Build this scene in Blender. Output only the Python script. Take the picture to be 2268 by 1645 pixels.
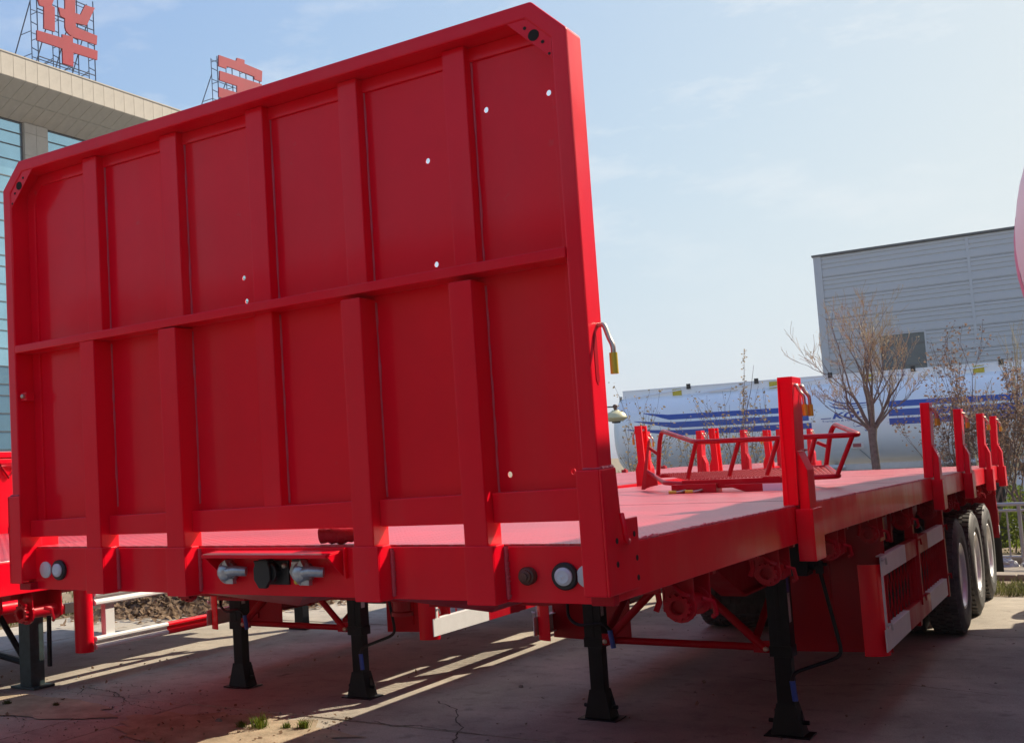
import bpy, bmesh, math, random
from mathutils import Vector, Matrix
R_ = math.radians
scene = bpy.context.scene
for o in list(bpy.data.objects): bpy.data.objects.remove(o)
col = scene.collection
random.seed(7)

# ------------------------------------------------------------------ camera
cam_d = bpy.data.cameras.new('camera'); cam = bpy.data.objects.new('camera', cam_d); col.objects.link(cam)
cam.location = (3.6835, -2.9999, 1.7822)
cam.rotation_euler = (1.6494, 0.0525, 0.6295)
cam_d.sensor_width = 36; cam_d.lens = 2474.27/2268*36
cam_d.shift_x = 453.5/2268; cam_d.shift_y = 28.55/2268
cam_d.clip_start = 0.05; cam_d.clip_end = 3000
scene.camera = cam

# ------------------------------------------------------------------ light
SUN = Vector((0.66, 1.15, 1.0)).normalized()
SUN_EL = math.asin(SUN.z); SUN_AZ = math.atan2(SUN.x, SUN.y)
world = bpy.data.worlds.new('World'); scene.world = world; world.use_nodes = True
nt = world.node_tree; nt.nodes.clear()
out = nt.nodes.new('ShaderNodeOutputWorld'); bg = nt.nodes.new('ShaderNodeBackground')
sky = nt.nodes.new('ShaderNodeTexSky'); sky.sky_type = 'NISHITA'; sky.sun_disc = False
sky.sun_elevation = SUN_EL; sky.sun_rotation = SUN_AZ
sky.air_density = 1.0; sky.dust_density = 2.2; sky.ozone_density = 2.0; sky.altitude = 30
# thin cirrus: white noise streaks laid over the sky colour by direction
tc = nt.nodes.new('ShaderNodeTexCoord'); mp = nt.nodes.new('ShaderNodeMapping')
mp.inputs['Scale'].default_value = (3.0, 3.0, 9.0); mp.inputs['Rotation'].default_value = (0.25, -0.35, 0.3)
nz = nt.nodes.new('ShaderNodeTexNoise'); nz.inputs['Scale'].default_value = 2.6; nz.inputs['Detail'].default_value = 9; nz.inputs['Roughness'].default_value = 0.62
nz2 = nt.nodes.new('ShaderNodeTexNoise'); nz2.inputs['Scale'].default_value = 1.1; nz2.inputs['Detail'].default_value = 2
rmp = nt.nodes.new('ShaderNodeMapRange'); rmp.inputs[1].default_value = 0.50; rmp.inputs[2].default_value = 0.74; rmp.inputs[3].default_value = 0.0; rmp.inputs[4].default_value = 0.75
rmp2 = nt.nodes.new('ShaderNodeMapRange'); rmp2.inputs[1].default_value = 0.42; rmp2.inputs[2].default_value = 0.62
mul = nt.nodes.new('ShaderNodeMath'); mul.operation = 'MULTIPLY'
mix = nt.nodes.new('ShaderNodeMix'); mix.data_type = 'RGBA'
mix.inputs[7].default_value = (4.2, 4.3, 4.4, 1)
L = nt.links.new
L(tc.outputs['Generated'], mp.inputs['Vector']); L(mp.outputs['Vector'], nz.inputs['Vector'])
L(tc.outputs['Generated'], nz2.inputs['Vector'])
L(nz.outputs['Fac'], rmp.inputs[0]); L(nz2.outputs['Fac'], rmp2.inputs[0])
L(rmp.outputs[0], mul.inputs[0]); L(rmp2.outputs[0], mul.inputs[1])
sep = nt.nodes.new('ShaderNodeSeparateColor'); cmb = nt.nodes.new('ShaderNodeCombineColor')
L(sky.outputs[0], sep.inputs[0])
# hazy air: the brightness of the sky levels off towards the horizon and the sun
for ch, a_ in enumerate((3.7, 3.05, 1.65)):
    d_ = nt.nodes.new('ShaderNodeMath'); d_.operation = 'DIVIDE'; d_.inputs[1].default_value = -a_
    e_ = nt.nodes.new('ShaderNodeMath'); e_.operation = 'EXPONENT'
    f_ = nt.nodes.new('ShaderNodeMath'); f_.operation = 'MULTIPLY_ADD'; mx_ = (4.0, 4.08, 3.95)[ch]; f_.inputs[1].default_value = -mx_; f_.inputs[2].default_value = mx_
    L(sep.outputs[ch], d_.inputs[0]); L(d_.outputs[0], e_.inputs[0]); L(e_.outputs[0], f_.inputs[0]); L(f_.outputs[0], cmb.inputs[ch])
L(mul.outputs[0], mix.inputs[0]); L(cmb.outputs[0], mix.inputs[6])
L(mix.outputs[2], bg.inputs['Color']); bg.inputs['Strength'].default_value = 0.089
L(bg.outputs[0], out.inputs['Surface'])
sun_d = bpy.data.lights.new('sun', 'SUN'); sun_d.energy = 2.8; sun_d.angle = R_(0.53); sun_d.color = (1.0, 0.88, 0.70)
sun = bpy.data.objects.new('sun', sun_d); col.objects.link(sun)
sun.rotation_euler = (-SUN).to_track_quat('-Z', 'Y').to_euler()
sun.location = (20, 30, 30)
scene.view_settings.view_transform = 'Standard'; scene.view_settings.look = 'None'
scene.view_settings.exposure = 1.32; scene.view_settings.gamma = 1.0
scene.view_settings.use_curve_mapping = False
scene.render.engine = 'CYCLES'

# ------------------------------------------------------------------ materials
MATS = {}
def mat(name, colr, rough=0.5, metal=0.0, spec=0.5, var=0.0, vscale=4.0, bump=0.0, bscale=60.0, coat=0.0, col2=None, stretch=None, bdist=0.002):
    m = bpy.data.materials.new(name); m.use_nodes = True
    n = m.node_tree.nodes; l = m.node_tree.links
    p = n['Principled BSDF']
    p.inputs['Base Color'].default_value = (*colr, 1)
    p.inputs['Roughness'].default_value = rough; p.inputs['Metallic'].default_value = metal
    p.inputs['Specular IOR Level'].default_value = spec
    if coat:
        p.inputs['Coat Weight'].default_value = coat; p.inputs['Coat Roughness'].default_value = 0.08
    t = n.new('ShaderNodeTexCoord'); vec = t.outputs['Object']
    if stretch:
        mpn = n.new('ShaderNodeMapping'); mpn.inputs['Scale'].default_value = stretch
        l.new(vec, mpn.inputs['Vector']); vec = mpn.outputs['Vector']
    if var or col2:
        tx = n.new('ShaderNodeTexNoise'); tx.inputs['Scale'].default_value = vscale; tx.inputs['Detail'].default_value = 7; tx.inputs['Roughness'].default_value = 0.65
        l.new(vec, tx.inputs['Vector'])
        cr = n.new('ShaderNodeValToRGB')
        cr.color_ramp.elements[0].position = 0.3; cr.color_ramp.elements[1].position = 0.72
        a = [max(0, c*(1-var)) for c in colr]; b = list(col2) if col2 else [min(1, c*(1+var)) for c in colr]
        cr.color_ramp.elements[0].color = (*a, 1); cr.color_ramp.elements[1].color = (*b, 1)
        l.new(tx.outputs['Fac'], cr.inputs[0]); l.new(cr.outputs[0], p.inputs['Base Color'])
    if bump:
        tb = n.new('ShaderNodeTexNoise'); tb.inputs['Scale'].default_value = bscale; tb.inputs['Detail'].default_value = 4
        l.new(vec, tb.inputs['Vector'])
        bp = n.new('ShaderNodeBump'); bp.inputs['Strength'].default_value = bump; bp.inputs['Distance'].default_value = bdist
        l.new(tb.outputs['Fac'], bp.inputs['Height']); l.new(bp.outputs[0], p.inputs['Normal'])
    MATS[name] = m
    return m
def red_paint(name, colr, rough, buckle, coat):
    """sprayed steel: slow buckling of the sheet, orange peel, dusty patches in the gloss"""
    m = mat(name, colr, rough, spec=0.15, var=0.05, vscale=3)
    n = m.node_tree.nodes; l = m.node_tree.links; p = n['Principled BSDF']
    t = n.new('ShaderNodeTexCoord')
    def noise(sc, det, stretch=None):
        q = n.new('ShaderNodeTexNoise'); q.inputs['Scale'].default_value = sc; q.inputs['Detail'].default_value = det
        if stretch:
            k = n.new('ShaderNodeMapping'); k.inputs['Scale'].default_value = stretch; l.new(t.outputs['Object'], k.inputs['Vector']); l.new(k.outputs[0], q.inputs['Vector'])
        else: l.new(t.outputs['Object'], q.inputs['Vector'])
        return q
    a = noise(2.2, 2); b = noise(260, 2); c = noise(7, 6, (1, 1, 0.35))
    b1 = n.new('ShaderNodeBump'); b1.inputs['Strength'].default_value = buckle; b1.inputs['Distance'].default_value = 0.03; l.new(a.outputs['Fac'], b1.inputs['Height'])
    b2 = n.new('ShaderNodeBump'); b2.inputs['Strength'].default_value = 0.10; b2.inputs['Distance'].default_value = 0.0006; l.new(b.outputs['Fac'], b2.inputs['Height']); l.new(b1.outputs[0], b2.inputs['Normal'])
    l.new(b2.outputs[0], p.inputs['Normal'])
    r = n.new('ShaderNodeMapRange'); r.inputs[1].default_value = 0.35; r.inputs[2].default_value = 0.75; r.inputs[3].default_value = rough*0.8; r.inputs[4].default_value = rough*1.35
    l.new(c.outputs['Fac'], r.inputs[0]); l.new(r.outputs[0], p.inputs['Roughness'])
    p.inputs['Coat Weight'].default_value = coat; p.inputs['Coat Roughness'].default_value = 0.10; l.new(b1.outputs[0], p.inputs['Coat Normal'])
    # road dust in faint vertical runs and a few pale scuffs
    src = p.inputs['Base Color'].links[0].from_socket
    for (sc, stv, lo, hi, fac, cc) in ((5, (1, 1, 0.12), 0.52, 0.80, 0.07, (0.45, 0.30, 0.24)), (16, (1, 1, 1), 0.70, 0.78, 0.16, (0.50, 0.16, 0.15))):
        d = noise(sc, 8, stv); r2 = n.new('ShaderNodeMapRange'); r2.inputs[1].default_value = lo; r2.inputs[2].default_value = hi; r2.inputs[4].default_value = fac; l.new(d.outputs['Fac'], r2.inputs[0])
        x = n.new('ShaderNodeMix'); x.data_type = 'RGBA'; x.inputs[7].default_value = (*cc, 1); l.new(r2.outputs[0], x.inputs[0]); l.new(src, x.inputs[6]); src = x.outputs[2]
    l.new(src, p.inputs['Base Color'])
    return m
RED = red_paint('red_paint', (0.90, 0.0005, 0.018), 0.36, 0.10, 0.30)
RED2 = red_paint('red_paint_shaded', (0.44, 0.0008, 0.012), 0.40, 0.08, 0.12)  # same red paint, underside shade put into a darker base colour
HSP = mat('dull_dark_paint', (0.13, 0.10, 0.09), 0.6, var=0.2, vscale=2)
TRED = mat('red_tank_paint', (0.80, 0.40, 0.46), 0.34, spec=0.6, var=0.04)
WELD = mat('weld_paint', (0.60, 0.05, 0.08), 0.35, bump=0.5, bscale=200)
BLACK = mat('black_paint', (0.005, 0.006, 0.009), 0.42, spec=0.3, var=0.4, vscale=20, bump=0.1, bscale=60)
DGREEN = mat('dark_green_leg', (0.03, 0.05, 0.055), 0.45, var=0.5, vscale=15)
RUBBER = mat('tyre_rubber', (0.075, 0.073, 0.070), 0.66, var=0.45, vscale=14, bump=0.25, bscale=120)
PLASTIC = mat('black_plastic', (0.012, 0.012, 0.013), 0.45)
RIM = mat('rim_silver', (0.82, 0.82, 0.82), 0.38, metal=0.45, var=0.06, vscale=20)
STEEL = mat('zinc_steel', (0.55, 0.46, 0.36), 0.35, metal=0.9, var=0.2, vscale=60)
CAST = mat('grey_casting', (0.42, 0.44, 0.46), 0.34, metal=0.65, var=0.2, vscale=50, bump=0.3, bscale=150)
YEL = mat('yellow_grip', (0.72, 0.50, 0.04), 0.4)
BLUEG = mat('blue_grip', (0.03, 0.08, 0.42), 0.4)
WHITE = mat('white_paint', (0.78, 0.78, 0.76), 0.45, var=0.06, vscale=8)
SILV = mat('bare_aluminium', (0.62, 0.61, 0.58), 0.38, metal=0.35, var=0.08, vscale=9)
LENS = mat('clear_lens', (0.62, 0.63, 0.64), 0.2, bump=0.8, bscale=260)
REFL = mat('white_reflector', (0.66, 0.64, 0.62), 0.35, bump=0.9, bscale=320)
BROWN = mat('rusty_brown', (0.10, 0.035, 0.02), 0.55, var=0.5, vscale=60)
CARD = mat('cardboard_tag', (0.55, 0.28, 0.10), 0.7, var=0.2, vscale=12)
STICK = mat('sticker_print', (0.55, 0.50, 0.52), 0.5, var=0.3, vscale=50)
STICKB = mat('sticker_blue', (0.08, 0.08, 0.30), 0.5, var=0.3, vscale=50)
CONC = mat('concrete', (0.41, 0.37, 0.31), 0.85, spec=0.2, col2=(0.57, 0.51, 0.42), var=0.25, vscale=1.1, bump=0.6, bscale=45, bdist=0.004)
def concrete_layers(m):
    n = m.node_tree.nodes; l = m.node_tree.links; p = n['Principled BSDF']
    src = p.inputs['Base Color'].links[0].from_socket
    t = n.new('ShaderNodeTexCoord')
    def lay(prev, sc, det, lo, hi, dark, fac):
        q = n.new('ShaderNodeTexNoise'); q.inputs['Scale'].default_value = sc; q.inputs['Detail'].default_value = det; l.new(t.outputs['Object'], q.inputs['Vector'])
        r = n.new('ShaderNodeMapRange'); r.inputs[1].default_value = lo; r.inputs[2].default_value = hi; r.inputs[3].default_value = 0; r.inputs[4].default_value = fac; l.new(q.outputs['Fac'], r.inputs[0])
        x = n.new('ShaderNodeMix'); x.data_type = 'RGBA'; x.inputs[7].default_value = (*dark, 1); l.new(r.outputs[0], x.inputs[0]); l.new(prev, x.inputs[6]); return x.outputs[2]
    o = lay(src, 0.45, 6, 0.52, 0.72, (0.20, 0.17, 0.14), 0.65)
    o = lay(o, 7, 8, 0.55, 0.75, (0.17, 0.145, 0.12), 0.55)
    o = lay(o, 140, 3, 0.56, 0.70, (0.14, 0.125, 0.11), 0.6)
    o = lay(o, 90, 2, 0.62, 0.72, (0.62, 0.56, 0.47), 0.6)
    o = lay(o, 1.7, 3, 0.70, 0.76, (0.07, 0.06, 0.055), 0.7)
    l.new(o, p.inputs['Base Color'])
concrete_layers(CONC)
SOIL = mat('soil', (0.24, 0.185, 0.125), 0.95, spec=0.1, col2=(0.40, 0.32, 0.22), var=0.3, vscale=2.5, bump=0.8, bscale=30, bdist=0.01)
PAVE = mat('paving', (0.33, 0.28, 0.22), 0.85, spec=0.2, var=0.2, vscale=3, bump=0.3, bscale=40)
ASPH = mat('asphalt', (0.15, 0.145, 0.14), 0.9, spec=0.2, var=0.25, vscale=3, bump=0.4, bscale=90)
CRACK = mat('crack_dirt', (0.035, 0.03, 0.026), 0.95, spec=0.05)
STONE = mat('beige_cladding', (0.48, 0.43, 0.36), 0.75, spec=0.3, var=0.10, vscale=1.3, bump=0.1, bscale=20)
JOINT = mat('dark_joint', (0.10, 0.095, 0.085), 0.9, spec=0.1)
GLASS = mat('blue_glass', (0.30, 0.52, 0.64), 0.06, metal=0.75, spec=0.8, var=0.12, vscale=0.5)
MULL = mat('mullion', (0.06, 0.07, 0.08), 0.5, metal=0.3)
SIGN = mat('sign_red', (0.30, 0.004, 0.022), 0.6, spec=0.2, var=0.10, vscale=0.8)
LATT = mat('lattice_steel', (0.075, 0.095, 0.14), 0.55, metal=0.3)
CLAD = mat('grey_cladding', (0.57, 0.565, 0.56), 0.55, metal=0.0, var=0.03, vscale=0.06)
DGLASS = mat('dark_window', (0.035, 0.06, 0.075), 0.12, spec=0.7, var=0.2, vscale=0.6)
TANKW = mat('tank_white', (0.90, 0.91, 0.91), 0.30, spec=0.6, metal=0.14, var=0.03, vscale=0.8)
TBLUE = mat('stripe_blue', (0.018, 0.075, 0.38), 0.3)
TTEXT = mat('dull_blue_print', (0.035, 0.085, 0.32), 0.35)
TYEL = mat('hazard_yellow', (0.75, 0.58, 0.03), 0.45, col2=(0.42, 0.32, 0.02), vscale=18)
REDL = mat('red_lamp', (0.35, 0.05, 0.06), 0.3)
CREAM = mat('cream_paint', (0.68, 0.60, 0.34), 0.42, var=0.12, vscale=12)
BARK = mat('grey_bark', (0.20, 0.165, 0.14), 0.9, spec=0.1, var=0.35, vscale=18, bump=0.8, bscale=40, bdist=0.01)
TWIG = mat('tan_twig', (0.52, 0.43, 0.27), 0.85, spec=0.1, var=0.3, vscale=2)
LEAFB = mat('dry_leaf', (0.13, 0.075, 0.045), 0.8, spec=0.2, col2=(0.28, 0.17, 0.09), var=0.5, vscale=2.5)
LEAFR = mat('red_brown_leaf', (0.17, 0.11, 0.085), 0.8, spec=0.2, col2=(0.36, 0.25, 0.185), var=0.4, vscale=2.5)
LEAFO = mat('olive_leaf', (0.22, 0.175, 0.09), 0.8, spec=0.2, col2=(0.44, 0.33, 0.20), var=0.4, vscale=2.5)
HEDGE = mat('hedge_leaf', (0.07, 0.125, 0.018), 0.7, spec=0.25, col2=(0.26, 0.32, 0.04), var=0.5, vscale=1.8)
GRASS = mat('grass_blade', (0.075, 0.10, 0.025), 0.8, spec=0.2, col2=(0.20, 0.19, 0.07), var=0.4, vscale=1.2)
LITTER = mat('leaf_litter', (0.20, 0.12, 0.07), 0.85, spec=0.15, col2=(0.50, 0.36, 0.25), var=0.5, vscale=9)
def translucent(m, f):
    n = m.node_tree.nodes; l = m.node_tree.links; p = n['Principled BSDF']; src = p.inputs['Base Color'].links[0].from_socket
    t = n.new('ShaderNodeBsdfTranslucent'); l.new(src, t.inputs['Color']); x = n.new('ShaderNodeMixShader'); x.inputs[0].default_value = f
    l.new(p.outputs[0], x.inputs[1]); l.new(t.outputs[0], x.inputs[2]); l.new(x.outputs[0], n['Material Output'].inputs['Surface'])
for m_ in (LEAFB, LEAFR, LEAFO, HEDGE, GRASS, LITTER): translucent(m_, 0.5)
RAILM = mat('galvanised_rail', (0.42, 0.41, 0.40), 0.42, metal=0.5, var=0.08)
RAG = mat('pale_blue_plastic', (0.22, 0.50, 0.58), 0.5)
BAG = mat('grey_plastic_bag', (0.45, 0.45, 0.44), 0.45)
DUST = mat('blown_dust', (0.40, 0.32, 0.225), 0.95, spec=0.1, col2=(0.56, 0.45, 0.32), var=0.3, vscale=4, bump=0.8, bscale=40, bdist=0.008)
PEBBLE = mat('pebble', (0.22, 0.20, 0.17), 0.9, var=0.4, vscale=30)
def deck_mat():
    m = mat('tread_plate_red', (0.52, 0.016, 0.030), 0.36, spec=0.9, var=0.22, vscale=2.4)
    n = m.node_tree.nodes; l = m.node_tree.links; p = n['Principled BSDF']
    t = n.new('ShaderNodeTexCoord')
    hs = []
    for ang in (52, -52):
        mp_ = n.new('ShaderNodeMapping'); mp_.inputs['Rotation'].default_value = (0, 0, R_(ang)); mp_.inputs['Scale'].default_value = (1, 1, 1)
        l.new(t.outputs['Object'], mp_.inputs['Vector'])
        w = n.new('ShaderNodeTexWave'); w.wave_type = 'BANDS'; w.bands_direction = 'X'; w.inputs['Scale'].default_value = 8.0
        l.new(mp_.outputs['Vector'], w.inputs['Vector']); hs.append(w)
    ad = n.new('ShaderNodeMath'); ad.operation = 'MULTIPLY'
    l.new(hs[0].outputs['Fac'], ad.inputs[0]); l.new(hs[1].outputs['Fac'], ad.inputs[1])
    st = n.new('ShaderNodeMapRange'); st.inputs[1].default_value = 0.30; st.inputs[2].default_value = 0.62; l.new(ad.outputs[0], st.inputs[0])
    bp = n.new('ShaderNodeBump'); bp.inputs['Strength'].default_value = 1.0; bp.inputs['Distance'].default_value = 0.004
    l.new(st.outputs[0], bp.inputs['Height'])
    wm = n.new('ShaderNodeMath'); wm.operation = 'MULTIPLY'; wm.inputs[1].default_value = 0.55; l.new(st.outputs[0], wm.inputs[0])
    src = p.inputs['Base Color'].links[0].from_socket; x = n.new('ShaderNodeMix'); x.data_type = 'RGBA'; x.inputs[7].default_value = (0.62, 0.13, 0.14, 1); l.new(wm.outputs[0], x.inputs[0]); l.new(src, x.inputs[6]); l.new(x.outputs[2], p.inputs['Base Color']); l.new(bp.outputs[0], p.inputs['Normal'])
    return m
TREAD = deck_mat()

# ------------------------------------------------------------------ mesh helpers
class M:
    def __init__(s): s.v = []; s.f = []
    def add(s, vs, fs):
        b = len(s.v); s.v += [tuple(q) for q in vs]; s.f += [tuple(i+b for i in q) for q in fs]
        return s
    def box(s, x0, y0, z0, x1, y1, z1, ny=1):
        x0, x1 = min(x0, x1), max(x0, x1); y0, y1 = min(y0, y1), max(y0, y1); z0, z1 = min(z0, z1), max(z0, z1)
        vs = []; fs = []
        for i in range(ny+1):
            y = y0+(y1-y0)*i/ny
            vs += [(x0, y, z0), (x1, y, z0), (x1, y, z1), (x0, y, z1)]
        fs.append((0, 1, 2, 3)); b = 4*ny; fs.append((b+3, b+2, b+1, b))
        for i in range(ny):
            a = 4*i; c = a+4
            for k in range(4):
                k2 = (k+1) % 4
                fs.append((a+k2, a+k, c+k, c+k2))
        return s.add(vs, fs)
    def prism(s, poly, ax, a0, a1, n=1):
        # poly in the other two axes (in order), extruded along ax
        def P(q, a):
            return (a, q[0], q[1]) if ax == 'x' else ((q[0], a, q[1]) if ax == 'y' else (q[0], q[1], a))
        k = len(poly); vs = []; fs = []
        for i in range(n+1):
            a = a0+(a1-a0)*i/n; vs += [P(q, a) for q in poly]
        fs.append(tuple(range(k))); fs.append(tuple(reversed(range(n*k, n*k+k))))
        for i in range(n):
            for j in range(k):
                j2 = (j+1) % k; fs.append((i*k+j2, i*k+j, i*k+k+j, i*k+k+j2))
        return s.add(vs, fs)
    def tube(s, pts, r, n=8, cap=True, r2=None, fillet=0):
        pts = [Vector(p) for p in pts]
        if fillet:
            q = [pts[0]]
            for i in range(1, len(pts)-1):
                a, b, c = pts[i-1], pts[i], pts[i+1]
                f1 = min(fillet, (a-b).length*0.45); f2 = min(fillet, (c-b).length*0.45)
                p0 = b+(a-b).normalized()*f1; p2 = b+(c-b).normalized()*f2
                for t in (0, .25, .5, .75, 1): q.append(p0*(1-t)**2+b*2*t*(1-t)+p2*t*t)
            q.append(pts[-1]); pts = q
        k = len(pts); vs = []; fs = []; up = None
        for i, p in enumerate(pts):
            d = (pts[min(i+1, k-1)]-pts[max(i-1, 0)])
            if d.length < 1e-9: d = Vector((0, 0, 1))
            d.normalize()
            if up is None:
                up = Vector((0, 0, 1)) if abs(d.z) < 0.9 else Vector((1, 0, 0))
            u = d.cross(up)
            if u.length < 1e-6: u = d.cross(Vector((0, 1, 0)))
            u.normalize(); w = u.cross(d).normalized(); up = w
            rr = r if r2 is None else r+(r2-r)*i/(k-1)
            if callable(r): rr = r(i/(k-1))
            for j in range(n):
                a = 2*math.pi*j/n
                vs.append(p+u*math.cos(a)*rr+w*math.sin(a)*rr)
        for i in range(k-1):
            for j in range(n):
                j2 = (j+1) % n; fs.append((i*n+j, i*n+j2, i*n+n+j2, i*n+n+j))
        if cap: fs.append(tuple(reversed(range(n)))); fs.append(tuple(range((k-1)*n, k*n)))
        return s.add(vs, fs)
    def lathe(s, prof, o, ax='z', n=24, closed=False):
        # prof: list of (radius, height along axis)
        vs = []; fs = []; k = len(prof); o = Vector(o)
        for (r, h) in prof:
            for j in range(n):
                a = 2*math.pi*j/n; c, t = r*math.cos(a), r*math.sin(a)
                q = {'z': (c, t, h), 'x': (h, c, t), 'y': (t, h, c)}[ax]
                vs.append(o+Vector(q))
        for i in range(k if closed else k-1):
            i2 = (i+1) % k
            for j in range(n):
                j2 = (j+1) % n; fs.append((i*n+j, i*n+j2, i2*n+j2, i2*n+j))
        if not closed:
            if prof[0][0] > 1e-6: fs.append(tuple(reversed(range(n))))
            if prof[-1][0] > 1e-6: fs.append(tuple(range((k-1)*n, k*n)))
        return s.add(vs, fs)
    def quad(s, a, b, c, d): return s.add([a, b, c, d], [(0, 1, 2, 3)])
    def mesh(s, name, mt, smooth=None, camb=None):
        vs = s.v
        if camb: vs = [(x, y, z+camb(y)) for (x, y, z) in vs]
        me = bpy.data.meshes.new(name); me.from_pydata(vs, [], s.f)
        bm = bmesh.new(); bm.from_mesh(me); bmesh.ops.recalc_face_normals(bm, faces=bm.faces); bm.to_mesh(me); bm.free()
        if mt: me.materials.append(mt)
        if smooth is not None:
            me.shade_smooth(); me.set_sharp_from_angle(angle=R_(smooth))
        return me
    def build(s, name, mt, parent=None, bev=0.0, smooth=None, camb=None, loc=None):
        return link(name, s.mesh(name, mt, smooth, camb), parent, bev, loc)
def link(name, me, parent=None, bev=0.0, loc=None):
    o = bpy.data.objects.new(name, me); col.objects.link(o)
    if parent: o.parent = parent
    if loc: o.location = loc
    if bev:
        b = o.modifiers.new('bevel', 'BEVEL'); b.width = bev; b.segments = 2; b.limit_method = 'ANGLE'; b.angle_limit = R_(40)
    return o
def tag(o, label=None, cat=None, group=None, kind=None):
    if label: o['label'] = label
    if cat: o['category'] = cat
    if group: o['group'] = group
    if kind: o['kind'] = kind
    return o
def thing(name, label, cat, loc=(0, 0, 0), rz=0.0, group=None):
    o = bpy.data.objects.new(name, None); col.objects.link(o); o.location = loc; o.rotation_euler = (0, 0, rz)
    o.empty_display_size = 0.3
    return tag(o, label, cat, group)

# ------------------------------------------------------------------ ground and setting
g = M(); g.quad((-400, -200, -0.08), (400, -200, -0.08), (400, 900, -0.08), (-400, 900, -0.08))
tag(g.build('ground', SOIL), kind='structure')
# the concrete yard: cast slabs with open joints
yard = M().box(-8.05, -4.5, -0.075, 14.0, 11.68, -0.012).build('yard', CRACK); tag(yard, kind='structure')
xs = [-8.05, -6.5, -2.5, 5.5, 9.5, 14.0]; ys = [-4.5, -0.45, 3.72, 7.97, 11.68]
rs = random.Random(3)
for i in range(len(xs)-1):
    for j in range(len(ys)-1):
        gx = 0.006
        dz = rs.uniform(-0.004, 0.003)
        M().box(xs[i]+gx, ys[j]+gx, -0.10, xs[i+1]-gx, ys[j+1]-gx, dz).build('slab', CONC, yard, bev=0.006)
def ribbon(m, pts, w, seed, z=0.004):
    r = random.Random(seed); P = []
    for i in range(len(pts)-1):
        a = Vector((*pts[i], 0)); b = Vector((*pts[i+1], 0)); n = max(3, int((b-a).length/0.035))
        nr = Vector((-(b-a).y, (b-a).x, 0)).normalized()
        for k in range(n): P.append(a+(b-a)*k/n+nr*r.uniform(-0.013, 0.013))
    P.append(Vector((*pts[-1], 0)))
    vs = []
    for i, p in enumerate(P):
        d = (P[min(i+1, len(P)-1)]-P[max(0, i-1)]).normalized(); q = Vector((-d.y, d.x, 0)); ww = w*r.uniform(0.3, 1.2)
        vs += [p+q*ww+Vector((0, 0, z)), p-q*ww+Vector((0, 0, z))]
    m.add(vs, [(2*i, 2*i+1, 2*i+3, 2*i+2) for i in range(len(P)-1)])
cr = M()
for k, pl in enumerate([[(-2.95, 1.2), (-2.95, 2.3), (-2.96, 2.86), (-2.98, 3.5)], [(-3.68, 3.62), (-3.86, 3.89), (-3.47, 3.84), (-3.28, 3.68), (-3.11, 3.88)],
        [(-0.694, 4.516), (-0.406, 4.317), (-0.267, 4.045), (-0.106, 3.838), (0.03, 3.455), (0.2, 3.0)], [(-0.772, 3.77), (-0.584, 3.69), (-0.381, 3.773)],
        [(-1.3, 3.69), (-1.18, 3.704), (-0.832, 3.728), (-0.581, 3.70), (-0.399, 3.761), (0.1, 3.70)], [(-3.47, 3.84), (-2.9, 3.5), (-2.5, 3.45)],
        [(2.3, 8.9), (2.6, 8.7), (3.0, 8.8)], [(1.1, 6.2), (1.6, 6.0), (2.2, 6.3), (2.9, 6.1)], [(-4.6, 2.6), (-3.9, 2.9), (-3.3, 2.75)]]):
    ribbon(cr, pl, 0.0045, k)
tag(cr.build('ground_cracks', CRACK, yard), kind='stuff')
# dirt verge, kerb, pavement and road beyond the yard
vg = M().box(-60, 11.70, -0.075, 60, 13.35, 0.0).build('verge', SOIL); tag(vg, kind='structure')
kb = thing('kerb', None, None); del_keys = [kb.pop(k) for k in list(kb.keys())]; tag(kb, kind='structure')
kme = M().box(-0.495, 12.7, -0.05, 0.495, 12.86, 0.07).mesh('kerb_stone', PAVE)
for i in range(-12, 14): link('kerb_stone', kme, kb, 0.012, (i*1.0, 0.62, rs.uniform(-.006, .006)))
pv = M().box(-60, 13.40, -0.06, 60, 15.9, 0.035).build('pavement', PAVE); tag(pv, kind='structure')
bd = M().box(-60, 15.92, -0.06, 60, 21.5, 0.03).build('planting_bed', SOIL); tag(bd, kind='structure')
rd = M().box(-150, 22.0, -0.06, 150, 60, 0.0).build('road', ASPH); tag(rd, kind='structure')
lb = M().box(-30, -12, -0.075, -8.09, 11.68, 0.012).build('planting_strip', SOIL); tag(lb, kind='structure')

fy = M().box(-60, -60, -0.075, 60, -4.52, -0.01).build('unseen_dark_ground', mat('low_bounce_ground', (0.17, 0.16, 0.15), 0.9, spec=0.2, var=0.3, vscale=2)); tag(fy, kind='structure')  # unseen ground, added darker than the yard to weaken light bounced upward
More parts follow.
